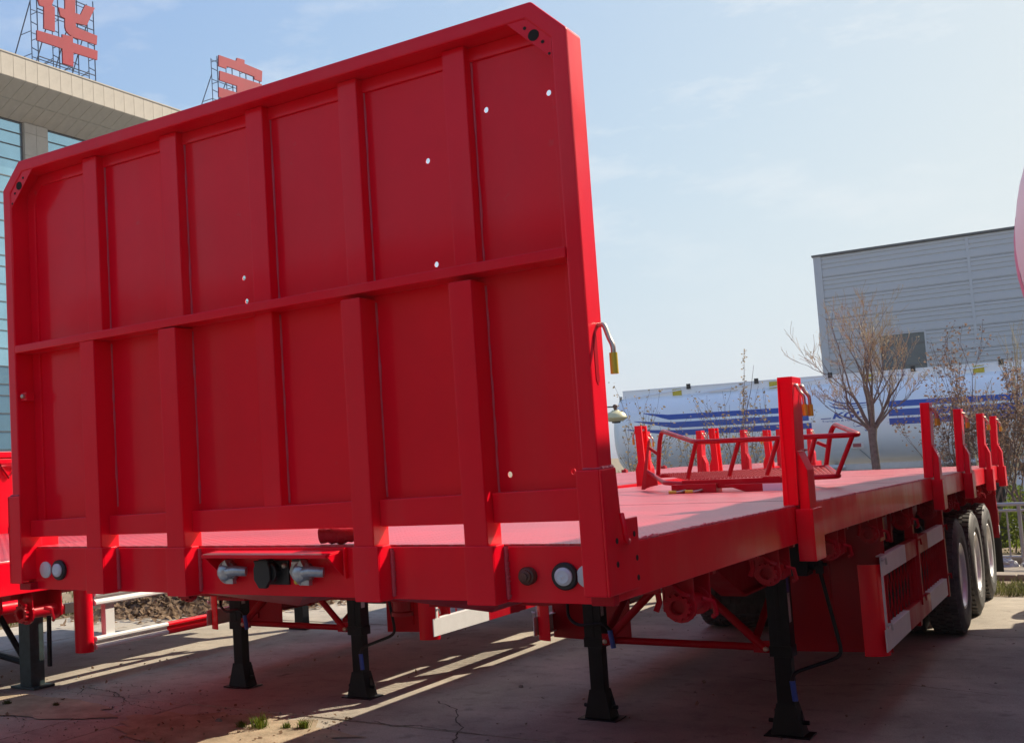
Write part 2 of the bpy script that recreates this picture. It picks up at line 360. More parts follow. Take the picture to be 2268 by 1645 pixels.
# -- semi-trailer
GEAR = None
def gear_mesh():
    m = M(); n = 12; poly = []
    for i in range(n*4):
        a = 2*math.pi*i/(n*4); r = 0.046 if (i % 4) in (1, 2) else 0.038
        poly.append((r, a))
    vs = []; N = len(poly)
    for y in (0.0, 0.018):
        for (r, a) in poly: vs.append((r*math.cos(a), y, r*math.sin(a)))
        for (r, a) in poly: vs.append((0.027*math.cos(a), y, 0.027*math.sin(a)))
    fs = []
    for i in range(N):
        j = (i+1) % N
        fs += [(i, j, N+j, N+i), (2*N+i, 3*N+i, 3*N+j, 2*N+j), (i, 2*N+i, 2*N+j, j), (N+i, N+j, 3*N+j, 3*N+i)]
    m.add(vs, fs)
    return m
def winch(parent, x, y, z, side):
    b = M()
    b.box(x-0.05, y+0.03, z-0.03, x+0.05, y+0.038, z+0.115); b.box(x-0.05, y+0.215, z-0.03, x+0.05, y+0.223, z+0.115)
    b.box(x-side*0.055-0.004, y+0.03, z-0.02, x-side*0.055+0.004, y+0.223, z+0.115)
    b.lathe([(0.056, 0.028), (0.056, 0.042)], (x, y, z), 'y', 16); b.lathe([(0.05, 0.212), (0.05, 0.228)], (x, y, z), 'y', 16)
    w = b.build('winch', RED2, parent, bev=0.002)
    d = M(); d.lathe([(0.030, 0.0), (0.030, 0.25), (0.024, 0.25), (0.024, 0.0)], (x, y, z), 'y', 18, closed=True)
    d.lathe([(0.0235, 0.235), (0.0, 0.235)], (x, y, z), 'y', 12)
    d.build('winch_drum', RED2, w, smooth=40)
    gm = gear_mesh(); gm.v = [(vx+x, vy+y-0.004, vz+z) for vx, vy, vz in gm.v]
    gm.build('ratchet_gear', RED2, w)
    p = M()
    p.tube([(x-0.03, y+0.005, z+0.085), (x-0.005, y-0.005, z+0.075), (x+0.025, y-0.006, z+0.048), (x+0.045, y-0.002, z+0.04)], 0.009, 6)
    p.lathe([(0.016, -0.012), (0.016, 0.03)], (x-0.03, y, z+0.085), 'y', 10)
    p.build('pawl', RED2, w, smooth=50)
    p = M(); p.tube([(x+side*0.055, y+0.10, z+0.02), (x+side*0.085, y+0.12, z+0.01), (x+side*0.09, y+0.13, z-0.035), (x+side*0.075, y+0.14, z-0.045)], 0.009, 6)
    p.build('hook', RED2, w, smooth=50)
    p = M(); p.tube([(x-side*0.03, y-0.10, z+0.085), (x-side*0.025, y-0.10, z+0.03), (x-side*0.035, y-0.11, z+0.0)], 0.010, 6)
    p.build('hook', RED2, w, smooth=50)
STAKE = {}
def stake(parent, y, side, camb, W):
    """removable stake post in an outside pocket; side=+1 right, -1 left"""
    if side not in STAKE:
        def X(v): return v if side > 0 else 2.5-v
        a = M(); lean = 0.018
        zs = [1.32, 1.535, 2.105]
        for (x0, y0, x1, y1) in [(2.507, 0.0, 2.515, 0.17), (2.452, 0.0, 2.507, 0.007), (2.452, 0.163, 2.507, 0.17), (2.452, 0.007, 2.458, 0.03), (2.452, 0.14, 2.458, 0.163)]:
            vs = []
            for zz_ in (1.538, 2.105):
                dx = lean*(zz_-1.538)/0.567
                vs += [(X(x0+dx), y0, zz_), (X(x1+dx), y0, zz_), (X(x1+dx), y1, zz_), (X(x0+dx), y1, zz_)]
            a.add(vs, [(0, 1, 2, 3), (7, 6, 5, 4), (0, 4, 5, 1), (1, 5, 6, 2), (2, 6, 7, 3), (3, 7, 4, 0)])
        a.prism([(X(2.470), -0.004), (X(2.478), -0.004), (X(2.478), 0.0), (X(2.470), 0.0)], 'z', 1.54, 2.09)
        me_a = a.mesh('stake', RED, None)
        b = M(); b.prism([(X(2.5165), 1.31), (X(2.557), 1.31), (X(2.559), 1.69), (X(2.526), 1.775), (X(2.5165), 1.775)], 'y', 0.020, 0.152)
        
        c = M()
        for (x0, y0, x1, y1) in [(2.566, -0.012, 2.574, 0.182), (2.502, -0.012, 2.566, -0.004), (2.502, 0.174, 2.566, 0.182)]:
            c.box(X(x0), y0, 1.295, X(x1), y1, 1.522)
        pins = []; grips = []; caps = M()
        for py in (0.038, 0.150):
            p = M(); p.tube([(X(2.520), py, 2.064), (X(2.540), py, 2.070), (X(2.549), py, 2.040), (X(2.566), py+.004, 2.018), (X(2.566), py+.006, 1.94)], 0.0075, 8, fillet=0.012)
            caps.lathe([(0.012, 0), (0.010, 0.012), (0.0, 0.014)], (X(2.512), py, 2.062), 'x', 10) if side < 0 else None
            q = M(); q.tube([(X(2.566), py+.006, 1.980), (X(2.566), py+.007, 1.928)], 0.0115, 10)
            pins.append(p.mesh('pin', STEEL, 60)); grips.append(q.mesh('grip', YEL, 60))
            if side < 0:
                cm = M(); cm.lathe([(0.013, -0.0), (0.013, 0.012), (0.008, 0.02), (0.0, 0.02)], (X(2.507), py, 2.06), 'x', 10)
                pins.append(cm.mesh('pin_head', STEEL, 40))
        bw = M(); weld(bw, (X(2.536), 0.022, 1.778), (X(2.536), 0.150, 1.778), 0.0042, 3, 0.012)
        pins.append(bw.mesh('bare_weld', WELD, None))
        STAKE[side] = (me_a, b.mesh('stake_bracket', RED, None), c.mesh('stake_pocket', RED, None), pins, grips)
    me_a, me_b, me_c, pins, grips = STAKE[side]
    L0 = (0, y, camb(y))
    s = link('stake', me_a, parent, 0.0025, L0)
    link('stake_bracket', me_b, s, 0.003); link('stake_pocket', me_c, parent, 0.003, L0)
    for p in pins: link('bare_weld' if p.name.startswith('bare') else ('pin_head' if 'head' in p.name else 'pin'), p, s)
    for q in grips: link('grip', q, s)
TYRE = {}
def wheel_meshes():
    if TYRE: return
    t = M(); R0 = 0.514
    prof = [(0.285, -0.11), (0.30, -0.128), (0.36, -0.143), (0.43, -0.146), (0.475, -0.136), (0.503, -0.116), (R0-.006, -0.095), (R0-0.003, -0.05), (R0-0.003, 0.05), (R0-.006, 0.095), (0.503, 0.116), (0.475, 0.136), (0.462, 0.1395), (0.458, 0.143), (0.43, 0.146), (0.36, 0.143), (0.352, 0.1445), (0.346, 0.141), (0.30, 0.128), (0.285, 0.11)]
    t.lathe(prof, (0, 0, 0), 'x', 56, closed=True)
    n = 46
    for i in range(n):
        a0 = 2*math.pi*i/n
        for k, xc in enumerate((-0.088, -0.03, 0.03, 0.088)):
            hw = 0.025 if k in (1, 2) else 0.028; off = (0.5 if k % 2 else 0.0)*2*math.pi/n
            vs = []
            for r in (R0-0.02, R0+0.0135 - (0.006 if k in (0, 3) else 0)):
                for (dx, da) in ((-hw, 0.08), (hw, 0.16), (hw, 0.80), (-hw, 0.72)):
                    a = a0+off+da*2*math.pi/n
                    vs.append((xc+dx, r*math.cos(a), r*math.sin(a)))
            t.add(vs, [(4, 5, 6, 7), (0, 1, 5, 4), (1, 2, 6, 5), (2, 3, 7, 6), (3, 0, 4, 7)])
    TYRE['tyre'] = t.mesh('tyre', RUBBER, 50)
    r = M()
    # outer side is +x : deep dished disc of a dual wheel
    r.lathe([(0.287, 0.100), (0.300, 0.124), (0.292, 0.134), (0.276, 0.128), (0.262, 0.10), (0.256, 0.03), (0.245, 0.0), (0.20, -0.03), (0.165, -0.055), (0.145, -0.06), (0.14, -0.02), (0.105, 0.0), (0.09, 0.06), (0.0, 0.065)], (0, 0, 0), 'x', 48)
    r.lathe([(0.287, 0.10), (0.287, -0.12), (0.270, -0.12), (0.262, 0.10)], (0, 0, 0), 'x', 48, closed=True)
    for i in range(10):
        a = 2*math.pi*i/10
        r.lathe([(0.016, -0.06), (0.016, -0.02), (0.0, -0.018)], (0, 0.168*math.cos(a), 0.168*math.sin(a)), 'x', 6)
    TYRE['rim'] = r.mesh('rim', RIM, 35)
def dual(parent, y, side, x_out=2.42, zc=0.5275, width=2.5, single=False):
    wheel_meshes()
    xo = x_out-0.146
    for k, x in enumerate((xo,) if single else (xo, xo-0.33)):
        X = x if side > 0 else width-x
        o = link('tyre', TYRE['tyre'], parent, 0, (X, y, zc)); ri = link('rim', TYRE['rim'], o)
        fl = (k == 1)
        ang = random.uniform(0, 6.28)
        o.rotation_euler = (ang, 0, 0 if (side > 0) != fl else math.pi)
def landing_leg(parent, x, y, top, side, mt=BLACK, crank=True, sticker=True):
    m = M(); m.box(x-0.062, y-0.06, 0.50, x+0.062, y+0.06, top); m.box(x-0.067, y-0.065, 0.488, x+0.067, y+0.065, 0.555)
    m.box(x-0.012, y-0.064, 0.56, x+0.012, y-0.06, top)
    leg = m.build('landing_leg', mt, parent, bev=0.006)
    q = M(); q.box(x-0.050, y-0.047, 0.05, x+0.050, y+0.047, 0.50)
    q.build('inner_leg', mt, leg, bev=0.006)
    f = M()
    f.add([(x-0.056, y-0.056, 0.20), (x+0.056, y-0.056, 0.20), (x+0.056, y+0.056, 0.20), (x-0.056, y+0.056, 0.20), (x-0.095, y-0.075, 0.012), (x+0.095, y-0.075, 0.012), (x+0.095, y+0.075, 0.012), (x-0.095, y+0.075, 0.012)],
          [(0, 1, 5, 4), (1, 2, 6, 5), (2, 3, 7, 6), (3, 0, 4, 7), (4, 5, 6, 7)])
    f.box(x-0.135, y-0.10, 0.0, x+0.135, y+0.10, 0.012)
    f.prism([(y-0.02, 0.012), (y+0.09, 0.012), (y-0.0, 0.16)], 'x', x+0.075, x+0.083); f.prism([(y-0.02, 0.012), (y+0.09, 0.012), (y-0.0, 0.16)], 'x', x-0.083, x-0.075)
    f.lathe([(0.014, -0.12), (0.014, 0.12)], (x, y, 0.085), 'x', 10)
    f.build('foot', mt, leg, bev=0.003)
    if sticker:
        M().box(x+0.0625, y-0.045, 0.70, x+0.0635, y+0.005, 0.88).build('sticker', STICK, leg)
        M().box(x+0.0625, y-0.045, 0.885, x+0.0635, y+0.005, 0.98).build('warning_sticker', STICKB, leg)
    gb = M(); gb.box(x+side*0.064, y-0.085, 0.99, x+side*0.20, y+0.07, 1.20)
    gb.lathe([(0.05, 0.0), (0.05, side*0.03), (0.03, side*0.035), (0.03, side*0.06)], (x+side*0.20, y-0.01, 1.07), 'x', 14)
    for (dy, dz_) in ((-.06, 1.02), (.045, 1.02), (-.06, 1.17), (.045, 1.17)): gb.lathe([(0.010, 0), (0.010, side*0.01)], (x+side*0.20, y+dy, dz_), 'x', 6)
    gb.build('gearbox', mt, leg, bev=0.006)
    return leg
def channel(m, x0, x1, y0, y1, z0, z1, side, ny=8, t=0.006, fl=0.05):
    """C section standing on edge along Y with its web on the outer face"""
    xo = x1 if side > 0 else x0
    m.box(xo-side*t, y0, z0, xo, y1, z1, ny); m.box(xo-side*fl, y0, z1-t, xo-side*t, y1, z1, ny); m.box(xo-side*fl, y0, z0, xo-side*t, y1, z0+t, ny)
def fish_weld(m, x, y, z0, z1, r, seed):
    rr = random.Random(seed); z = z0
    while z < z1:
        h = rr.uniform(0.005, 0.0075); w = r*rr.uniform(0.85, 1.15); dx = rr.uniform(-.001, .001)
        m.add([(x+dx-w, y-.001, z+h*1.2), (x+dx, y-w*.55, z+h*.1), (x+dx+w, y-.001, z+h*1.2), (x+dx, y-w*.5, z+h*1.3), (x+dx-w, y+.004, z+h*.6), (x+dx+w, y+.004, z+h*.6), (x+dx, y-.001, z-h*.5)], [(0, 6, 1), (1, 6, 2), (0, 1, 3), (1, 2, 3), (0, 4, 6), (2, 6, 5)])
        z += h
def weld(m, p0, p1, r, seed, step=0.012):
    rr = random.Random(seed); p0 = Vector(p0); p1 = Vector(p1); n = max(4, int((p1-p0).length/step)); pts = []
    rad = [r*rr.uniform(0.55, 1.3) for _ in range(n+1)]
    for k in range(max(1, n//9)): i = rr.randrange(n+1); rad[i] *= 1.45
    pts = [p0+(p1-p0)*i/n+Vector((rr.uniform(-1, 1), 0, 0))*r*0.3 for i in range(n+1)]
    m.tube(pts, lambda t: rad[min(n, int(t*n+0.5))], 6)

def side_guard(T, side, camb, colours=True):
    def X(v): return v if side > 0 else 2.5-v
    z0 = camb(6.0)+0.037   # sits lower on the lower trailer
    # front post: plate that curls inwards, carried on a flat front plate
    prof = []
    for k in range(7):
        a = R_(90*k/6); prof.append((2.29+0.13*math.sin(a), 4.66+0.10-0.10*math.cos(a)))
    inner = [(x-0.006 if i > 0 else x, y+0.006) for i, (x, y) in enumerate(prof)]
    poly = [(X(x), y) for x, y in prof+inner[::-1]]
    gp = M(); gp.prism(poly, 'z', 0.47+z0, 1.03+z0)
    G = gp.build('guard_corner', RED, T, smooth=45)
    fp = M(); fp.prism([(X(1.80), 0.43), (X(2.40), 0.45), (X(2.40), 1.36), (X(1.80), 1.36)], 'y', 4.97, 4.976)
    fp.box(X(2.06), 4.95, 0.5, X(2.066), 4.975, 1.36)
    fp.build('guard_front_plate', RED2, T)
    # two boarded rails, painted in white and red bands
    for (za, zb, ybreaks) in ((0.955+z0, 1.075+z0, [4.70, 5.66, 6.74, 7.68]), (0.50+z0, 0.635+z0, [4.66, 5.60, 6.63, 7.62])):
        for k in range(3):
            m = M(); y0, y1 = ybreaks[k]+0.0005, ybreaks[k+1]-0.0005
            m.box(X(2.412), y0, za, X(2.42), y1, zb); yf = y0+(0.10 if k == 0 else 0); m.box(X(2.375), yf, zb-0.008, X(2.412), y1, zb); m.box(X(2.375), yf, za, X(2.412), y1, za+0.008)
            m.build('guard_rail', RED2 if k == 1 else WHITE, G, bev=0.002)
    fr = M(); fr.box(X(2.38), 4.72, 0.635+z0, X(2.418), 4.75, 0.955+z0)
    fr.build('guard_end_strip', WHITE, G)
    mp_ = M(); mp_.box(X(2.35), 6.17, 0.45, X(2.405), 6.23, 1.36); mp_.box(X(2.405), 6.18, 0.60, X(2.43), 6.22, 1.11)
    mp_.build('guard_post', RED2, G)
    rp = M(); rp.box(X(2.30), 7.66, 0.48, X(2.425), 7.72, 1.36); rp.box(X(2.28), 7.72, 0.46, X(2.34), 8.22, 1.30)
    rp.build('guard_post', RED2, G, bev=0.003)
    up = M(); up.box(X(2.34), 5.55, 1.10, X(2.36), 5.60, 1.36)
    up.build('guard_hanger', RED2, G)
    for yb in (4.71, 6.20, 7.69):
        for zb_ in (0.66, 1.06):
            k = M(); k.tube([(X(2.425), yb-0.01, zb_), (X(2.445), yb, zb_+.01), (X(2.445), yb+0.02, zb_-.03)], 0.007, 6); k.lathe([(0.013, 0), (0.013, side*0.012)], (X(2.42), yb, zb_), 'x', 6)
            k.build('latch', SILV if yb < 5 else RED2, G)
    ms = M()
    for (y0, y1) in ((4.76, 6.16), (6.24, 7.65)):
        h0, h1 = 0.640+z0, 0.953+z0; pit = 0.135; slope = 0.40
        for sg in (1, -1):
            yy = y0-0.2
            while yy < y1+0.2:
                a = [yy, h0]; b = [yy+sg*slope*(h1-h0), h1]
                # clip to bay
                def clip(p, q):
                    t0, t1 = 0.0, 1.0
                    d = q[0]-p[0]
                    for lim, s in ((y0, 1), (y1, -1)):
                        va, vb = s*(p[0]-lim), s*(q[0]-lim)
                        if va < 0 and vb < 0: return None
                        if va < 0: t0 = max(t0, va/(va-vb))
                        if vb < 0: t1 = min(t1, va/(va-vb))
                    return t0, t1
                c = clip(a, b)
                if c and c[1]-c[0] > 0.02:
                    P = lambda t: (X(2.385+0.002*sg), a[0]+(b[0]-a[0])*t, a[1]+(b[1]-a[1])*t)
                    ms.tube([P(c[0]), P(c[1])], 0.0042, 4, cap=False)
                yy += pit
    tag(ms.build('guard_mesh', RED2, G), kind='stuff')

def build_trailer(T, Lth, camb, stakesR, stakesL, headboard, winR, winL, axleY, full=True, tint=RED):
    ny = max(8, int(Lth))
    Y0 = 0.07
    # frame
    for side, (x0, x1) in ((1, (2.44, 2.50)), (-1, (0.0, 0.06))):
        m = M(); channel(m, x0, x1, Y0, Lth, 1.372, 1.5315, side, ny)
        m.build('side_beam', RED, T, bev=0.003, camb=camb)
    m = M(); m.box(0.003, Y0, 1.366, 2.497, Y0+0.006, 1.5310); m.box(0.06, Y0+.006, 1.366, 2.44, Y0+0.06, 1.372); m.box(0.06, Y0+.006, 1.525, 2.44, Y0+0.06, 1.531)
    m.build('front_beam', RED, T, bev=0.002, camb=camb)
    M().box(0.003, Lth, 1.33, 2.497, Lth+0.06, 1.531).build('rear_beam', RED2, T, bev=0.003, camb=camb)
    ys_ = [Y0+0.004]
    while ys_[-1] < Lth-1.5: ys_.append(ys_[-1]+2.72)
    ys_[-1] = Lth+0.055
    for k in range(len(ys_)-1):
        M().box(0.012, ys_[k]+0.006, 1.5325, 2.492, ys_[k+1]-0.006, 1.5375, 2).build('deck_plate', TREAD, T, camb=camb)
    for y in ys_[1:-1]: M().box(0.012, y-0.0055, 1.5330, 2.492, y+0.0055, 1.5382).build('plate_seam', CRACK, T, camb=camb)
    wl = M(); weld(wl, (2.494, Y0, 1.534), (2.494, 6.2, 1.534+0), 0.0055, 11, 0.02)
    wl.build('weld_bead', WELD, T, camb=camb)
    # main I beams with goose neck
    for x in (0.76, 1.74):
        web = [(0.45, 1.302), (3.0, 1.28), (3.9, 0.93), (Lth-0.1, 0.93), (Lth-0.1, 1.36), (0.45, 1.36)]
        m = M(); m.prism(web, 'x', x-0.005, x+0.005)
        for (a, b) in ((0, 1), (1, 2), (2, 3)):
            (ya, za), (yb, zb) = web[a], web[b]
            m.add([(x-.07, ya, za), (x+.07, ya, za), (x+.07, yb, zb), (x-.07, yb, zb), (x-.07, ya, za-.012), (x+.07, ya, za-.012), (x+.07, yb, zb-.012), (x-.07, yb, zb-.012)], [(0, 1, 2, 3), (4, 7, 6, 5), (0, 4, 5, 1), (1, 5, 6, 2), (2, 6, 7, 3), (3, 7, 4, 0)])
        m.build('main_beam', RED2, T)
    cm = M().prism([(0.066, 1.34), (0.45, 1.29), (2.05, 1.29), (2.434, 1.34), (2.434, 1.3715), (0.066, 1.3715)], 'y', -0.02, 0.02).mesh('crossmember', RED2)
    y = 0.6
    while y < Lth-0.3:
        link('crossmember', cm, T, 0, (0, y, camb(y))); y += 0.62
    # coupler plate with its sloping lead-in wings
    m = M()
    for (xa, xt, xb) in ((0.83, 1.21, 1.36), (1.62, 1.99, 2.12)):
        m.add([(xa, 0.136, 1.364), (xt, 0.30, 1.300), (xb, 0.136, 1.364), (xt, 1.6, 1.322), (xa, 1.6, 1.364), (xb, 1.6, 1.364)], [(0, 1, 2), (0, 4, 3, 1), (1, 3, 5, 2), (3, 4, 5)])
    m.box(0.80, 0.42, 1.325, 2.05, 1.7, 1.338)
    m.lathe([(0.045, 1.325), (0.045, 1.24), (0.036, 1.235), (0.036, 1.20), (0.045, 1.195), (0.045, 1.18)], (1.25, 0.95, 0), 'z', 16)
    m.build('coupler_plate', RED2, T)
    # post pockets on the front beam
    for x0, x1 in ((0.432, 0.527), (0.854, 0.945), (1.669, 1.764), (2.069, 2.164)):
        m = M(); m.box(x0, -0.012, 1.364, x1, -0.004, 1.5385); m.box(x0, -0.004, 1.364, x0+0.008, 0.069, 1.5385); m.box(x1-0.008, -0.004, 1.364, x1, 0.069, 1.5385)
        p = m.build('post_pocket', RED, T, bev=0.003)
        w = M(); fish_weld(w, x1+0.004, 0.064, 1.375, 1.526, 0.0095, int(x0*100))
        w.build('weld_bead', WELD, p)
    if headboard: build_headboard(T)
    # corner plates that wrap the side beams
    for side in (1, -1):
        def X(v): return v if side > 0 else 2.5-v
        c = M(); c.box(X(2.438), -0.014, 1.396, X(2.506), -0.006, 1.748)
        c.prism([(-0.014, 1.396), (0.222, 1.396), (0.245, 1.42), (0.245, 1.604), (0.115, 1.602), (0.10, 1.752), (-0.014, 1.748)], 'x', X(2.506), X(2.514))
        cp = c.build('corner_plate', RED, T, bev=0.004)
        for (yy, zz_) in ((0.065, 1.545), (0.205, 1.555), (0.06, 1.48), (0.215, 1.485), (0.215, 1.428)):
            M().lathe([(0.0085, 0), (0.0085, side*0.0015)], (X(2.514), yy, zz_), 'x', 12).build('bolt_hole', CRACK, cp)
        w = M(); weld(w, (X(2.507), 0.004, 1.751), (X(2.507), 0.096, 1.754), 0.005, 5, 0.008); weld(w, (X(2.456), -0.002, 1.751), (X(2.506), -0.002, 1.751), 0.003, 6, 0.008)
        w.build('weld_bead', WELD, cp)
        h = M(); h.tube([(X(2.525), 0.085, 1.620), (X(2.535), 0.075, 1.585), (X(2.535), 0.08, 1.55), (X(2.525), 0.12, 1.535), (X(2.516), 0.15, 1.54)], 0.008, 8, fillet=.02)
        h.build('rope_hook', RED, cp, smooth=60)
        M().box(X(2.44), 0.03, 1.3665, X(2.508), 0.069, 1.3955).build('corner_foot', RED2, T, bev=0.003)
    # lamps, reflectors on the front beam
    def disc(n_, mt, x, z, prof, par=T, k=24):
        return M().lathe(prof, (x, Y0, z), 'y', k).build(n_, mt, par, smooth=40)
    for sx in (1, -1):
        lx = 2.352 if sx > 0 else 0.195; rx = 2.42 if sx > 0 else 0.112
        lamp = disc('marker_lamp', PLASTIC, lx, 1.445, [(0.040, 0.0), (0.040, -0.010), (0.036, -0.014), (0.026, -0.014)])
        disc('lens', LENS, lx, 1.445, [(0.0265, -0.012), (0.0265, -0.020), (0.018, -0.026), (0.010, -0.024), (0.0, -0.028)], lamp)
        disc('reflector', REFL, rx, 1.445, [(0.033, 0.0), (0.033, -0.006), (0.029, -0.009), (0.0, -0.0095)])
    bz = disc('plug_cap', BROWN, 2.238, 1.445, [(0.026, 0.0), (0.027, -0.018), (0.024, -0.024), (0.019, -0.026), (0.019, -0.036), (0.012, -0.038), (0.012, -0.044), (0.0, -0.045)])
    # connector shelf
    s = M(); s.prism([(0.069, 1.522), (-0.030, 1.514), (-0.030, 1.502), (-0.026, 1.502), (-0.026, 1.510), (0.069, 1.518)], 'x', 1.04, 1.575)
    s.prism([(0.069, 1.518), (-0.026, 1.510), (0.069, 1.435)], 'x', 1.569, 1.575); s.prism([(0.069, 1.518), (-0.026, 1.510), (0.069, 1.435)], 'x', 1.04, 1.046)
    sh = s.build('connector_shelf', RED, T, bev=0.0015)
    M().box(1.588, 0.052, 1.43, 1.594, 0.069, 1.53).build('shelf_rib', RED, T)
    for gx in (1.095, 1.425):
        q = M(); q.lathe([(0.034, 0.0), (0.034, -0.012), (0.038, -0.018), (0.038, -0.034), (0.030, -0.042), (0.026, -0.052), (0.016, -0.058), (0.0, -0.058)], (gx, Y0, 1.447), 'y', 20)
        q.tube([(gx, Y0-0.035, 1.447), (gx+0.05, Y0-0.048, 1.455), (gx+0.085, Y0-0.045, 1.453), (gx+0.098, Y0-0.04, 1.452)], lambda t: 0.020-0.004*t, 12)
        q.prism([(gx-0.005, 1.475), (gx+0.01, 1.492), (gx+0.022, 1.470)], 'y', Y0-0.05, Y0-0.01)
        q.box(gx+0.004, Y0-0.042, 1.408, gx+0.036, Y0-0.022, 1.425); q.lathe([(0.040, -0.020), (0.041, -0.026), (0.040, -0.032)], (gx, Y0, 1.447), 'y', 20)
        q.build('air_coupling', CAST, T, smooth=35)
    k = M(); k.prism([(1.236+0.000, 1.490), (1.300, 1.490), (1.300, 1.476), (1.306, 1.462), (1.306, 1.425), (1.292, 1.405), (1.286, 1.396), (1.256, 1.396), (1.250, 1.405), (1.236, 1.425), (1.236, 1.462), (1.242, 1.476)], 'y', Y0-0.055, Y0-0.038)
    k.lathe([(0.033, 0.0), (0.033, -0.04)], (1.29, Y0, 1.447), 'y', 18); k.box(1.25, Y0-0.012, 1.405, 1.355, Y0-0.001, 1.488); k.box(1.26, Y0-.058, 1.485, 1.30, Y0-.02, 1.494)
    kk = k.build('power_socket', PLASTIC, T, bev=0.003)
    M().lathe([(0.009, 0), (0.009, -0.012), (0.004, -0.016)], (1.342, Y0-.010, 1.470), 'y', 8).build('bolt', STEEL, kk)
    a = M(); a.prism([(1.325+.03, 1.447), (1.372, 1.488), (1.425, 1.488), (1.44, 1.462), (1.43, 1.42), (1.40, 1.402), (1.37, 1.425)], 'y', Y0-0.010, Y0-0.001)
    aa = a.build('valve_plate', CAST, T, bev=0.002)
    M().box(1.372, Y0-.013, 1.4845, 1.425, Y0-.0105, 1.492).build('name_plate', PLASTIC, aa)
    M().box(1.372, Y0-.016, 1.476, 1.42, Y0-.011, 1.482).build('name_strip', WHITE, aa)
    M().prism([(1.394, 1.468), (1.404, 1.470), (1.408, 1.425), (1.402, 1.408), (1.392, 1.414)], 'y', Y0-0.034, Y0-0.012).build('yellow_tab', YEL, aa, bev=.002)
    # winches along both side beams
    for (lst, side) in ((winR, 1), (winL, -1)):
        for y in lst:
            x = 2.42 if side > 0 else 0.08
            winch(T, x, y, 1.265+camb(y), side)
    for y in stakesR: stake(T, y, 1, camb, 2.5)
    for y in stakesL: stake(T, y, -1, camb, 2.5)
    # landing gear
    yl = 4.45
    for side, x in ((1, 1.862), (-1, 0.645)):
        leg = landing_leg(T, x, yl, 1.34, side)
        # crank handle with blue grip
        if side > 0: pts = [(x+0.26, yl-.01, 1.055), (x+0.225+.03, yl-.01, 1.02), (x+0.34, yl-0.005, 0.53), (x+0.31, yl-.01, 0.49), (x+0.07, yl-0.07, 0.40), (x+0.055, yl-0.08, 0.34)]
        else: pts = [(x-0.20, yl+.02, 1.02), (x-0.175, yl-0.05, 0.68), (x-0.09, yl-0.08, 0.635), (x+0.10, yl-0.11, 0.665), (x+0.15, yl-0.11, 0.61)]
        h = M(); h.tube(pts, 0.0115, 8, fillet=0.045)
        if side > 0: h.tube([(x+0.17, yl-.01, 1.056), (x+0.30, yl-.01, 1.056)], 0.010, 8); h.box(x+.235, yl-.03, 1.0, x+.275, yl+.01, 1.075)
        hd = h.build('crank_handle', BLACK, leg, smooth=60)
        e0 = Vector(pts[-1]); d = (Vector(pts[-1])-Vector(pts[-2])).normalized()
        M().tube([e0-d*0.01, e0+Vector((0.012, 0, -0.11))], 0.017, 10).build('blue_grip', BLUEG, leg, smooth=60)
    br = M(); zb = 0.54
    br.tube([(0.72, yl-0.03, zb), (1.79, yl-0.03, zb)], 0.024, 10)
    br.tube([(1.775, yl-0.055, zb-0.01), (1.70, yl-0.055, 0.60), (1.30, yl-0.03, 0.98), (1.22, yl-0.02, 1.06)], 0.026, 10)
    br.tube([(0.735, yl-0.055, zb-0.01), (0.80, yl-0.055, 0.60), (1.13, yl-0.03, 0.93), (1.20, yl-0.02, 1.02)], 0.026, 10)
    br.box(1.70, yl-0.062, 0.51, 1.80, yl-0.05, 0.585); br.box(0.71, yl-0.062, 0.51, 0.80, yl-0.05, 0.585)
    br.box(1.12, yl-0.06, 0.95, 1.32, yl-0.03, 1.12)
    b_ = br.build('leg_brace', RED2, T, smooth=40)
    for bx in (1.778, 0.735): M().lathe([(0.017, 0), (0.017, -0.02), (0.008, -0.024)], (bx, yl-0.063, 0.535), 'y', 6).build('bolt', STEEL, b_)
    for x in (0.76, 1.74):
        m = M(); m.tube([(x-0.05, yl+0.06, 0.58), (x-.05, yl+1.0, 1.05)], 0.024, 8)
        m.build('drag_brace', RED2, T, smooth=50)
    for k, (xa, xb) in enumerate(((1.10, 0.95), (1.30, 1.12), (1.43, 1.60))):
        m = M(); m.tube([(xa, 0.16, 1.45), (xa, 0.30, 1.345), (xb, 0.8, 1.31-0.01*k), (xb, 1.6, 1.30), (xb+.05, 2.6, 1.215), (xb, 3.6, 1.22), (xb, 5.0, 1.15)], 0.011, 6, fillet=.2)
        m.build('air_hose', PLASTIC, T, smooth=60)
    for side, x in ((1, 1.83), (-1, 0.67)):
        m = M(); m.tube([(x, 4.6, 1.2), (x, 5.4, 1.12), (x, 6.6, 1.16), (x, 8.4, 1.08)], 0.010, 6, fillet=.2); m.build('wiring', PLASTIC, T, smooth=60)
    M().lathe([(0.0, -0.36), (0.10, -0.35), (0.125, -0.30), (0.125, 0.30), (0.10, 0.35), (0.0, 0.36)], (1.25, 7.2, 1.05), 'x', 18).build('air_tank', BLACK, T, smooth=40)
    for side in (1, -1): side_guard(T, side, camb)
    # running gear
    for y in axleY:
        M().lathe([(0.07, 0.3), (0.07, 2.2)], (0, y, 0.5275), 'x', 14).build('axle', BLACK, T, smooth=50)
        for side in (1, -1):
            dual(T, y, side)
            x = 0.62 if side < 0 else 1.88
            M().prism([(y-0.55, 0.74), (y+0.55, 0.74), (y+0.5, 0.70), (y+0.12, 0.60), (y-0.12, 0.60), (y-0.5, 0.70)], 'x', x-0.045, x+0.045).build('leaf_spring', BLACK, T)
    sp = M(); wheel_meshes()
    o = link('spare_tyre', TYRE['tyre'], T, 0, (1.28, 6.0, 0.72)); o.rotation_euler = (0, R_(90), 0)
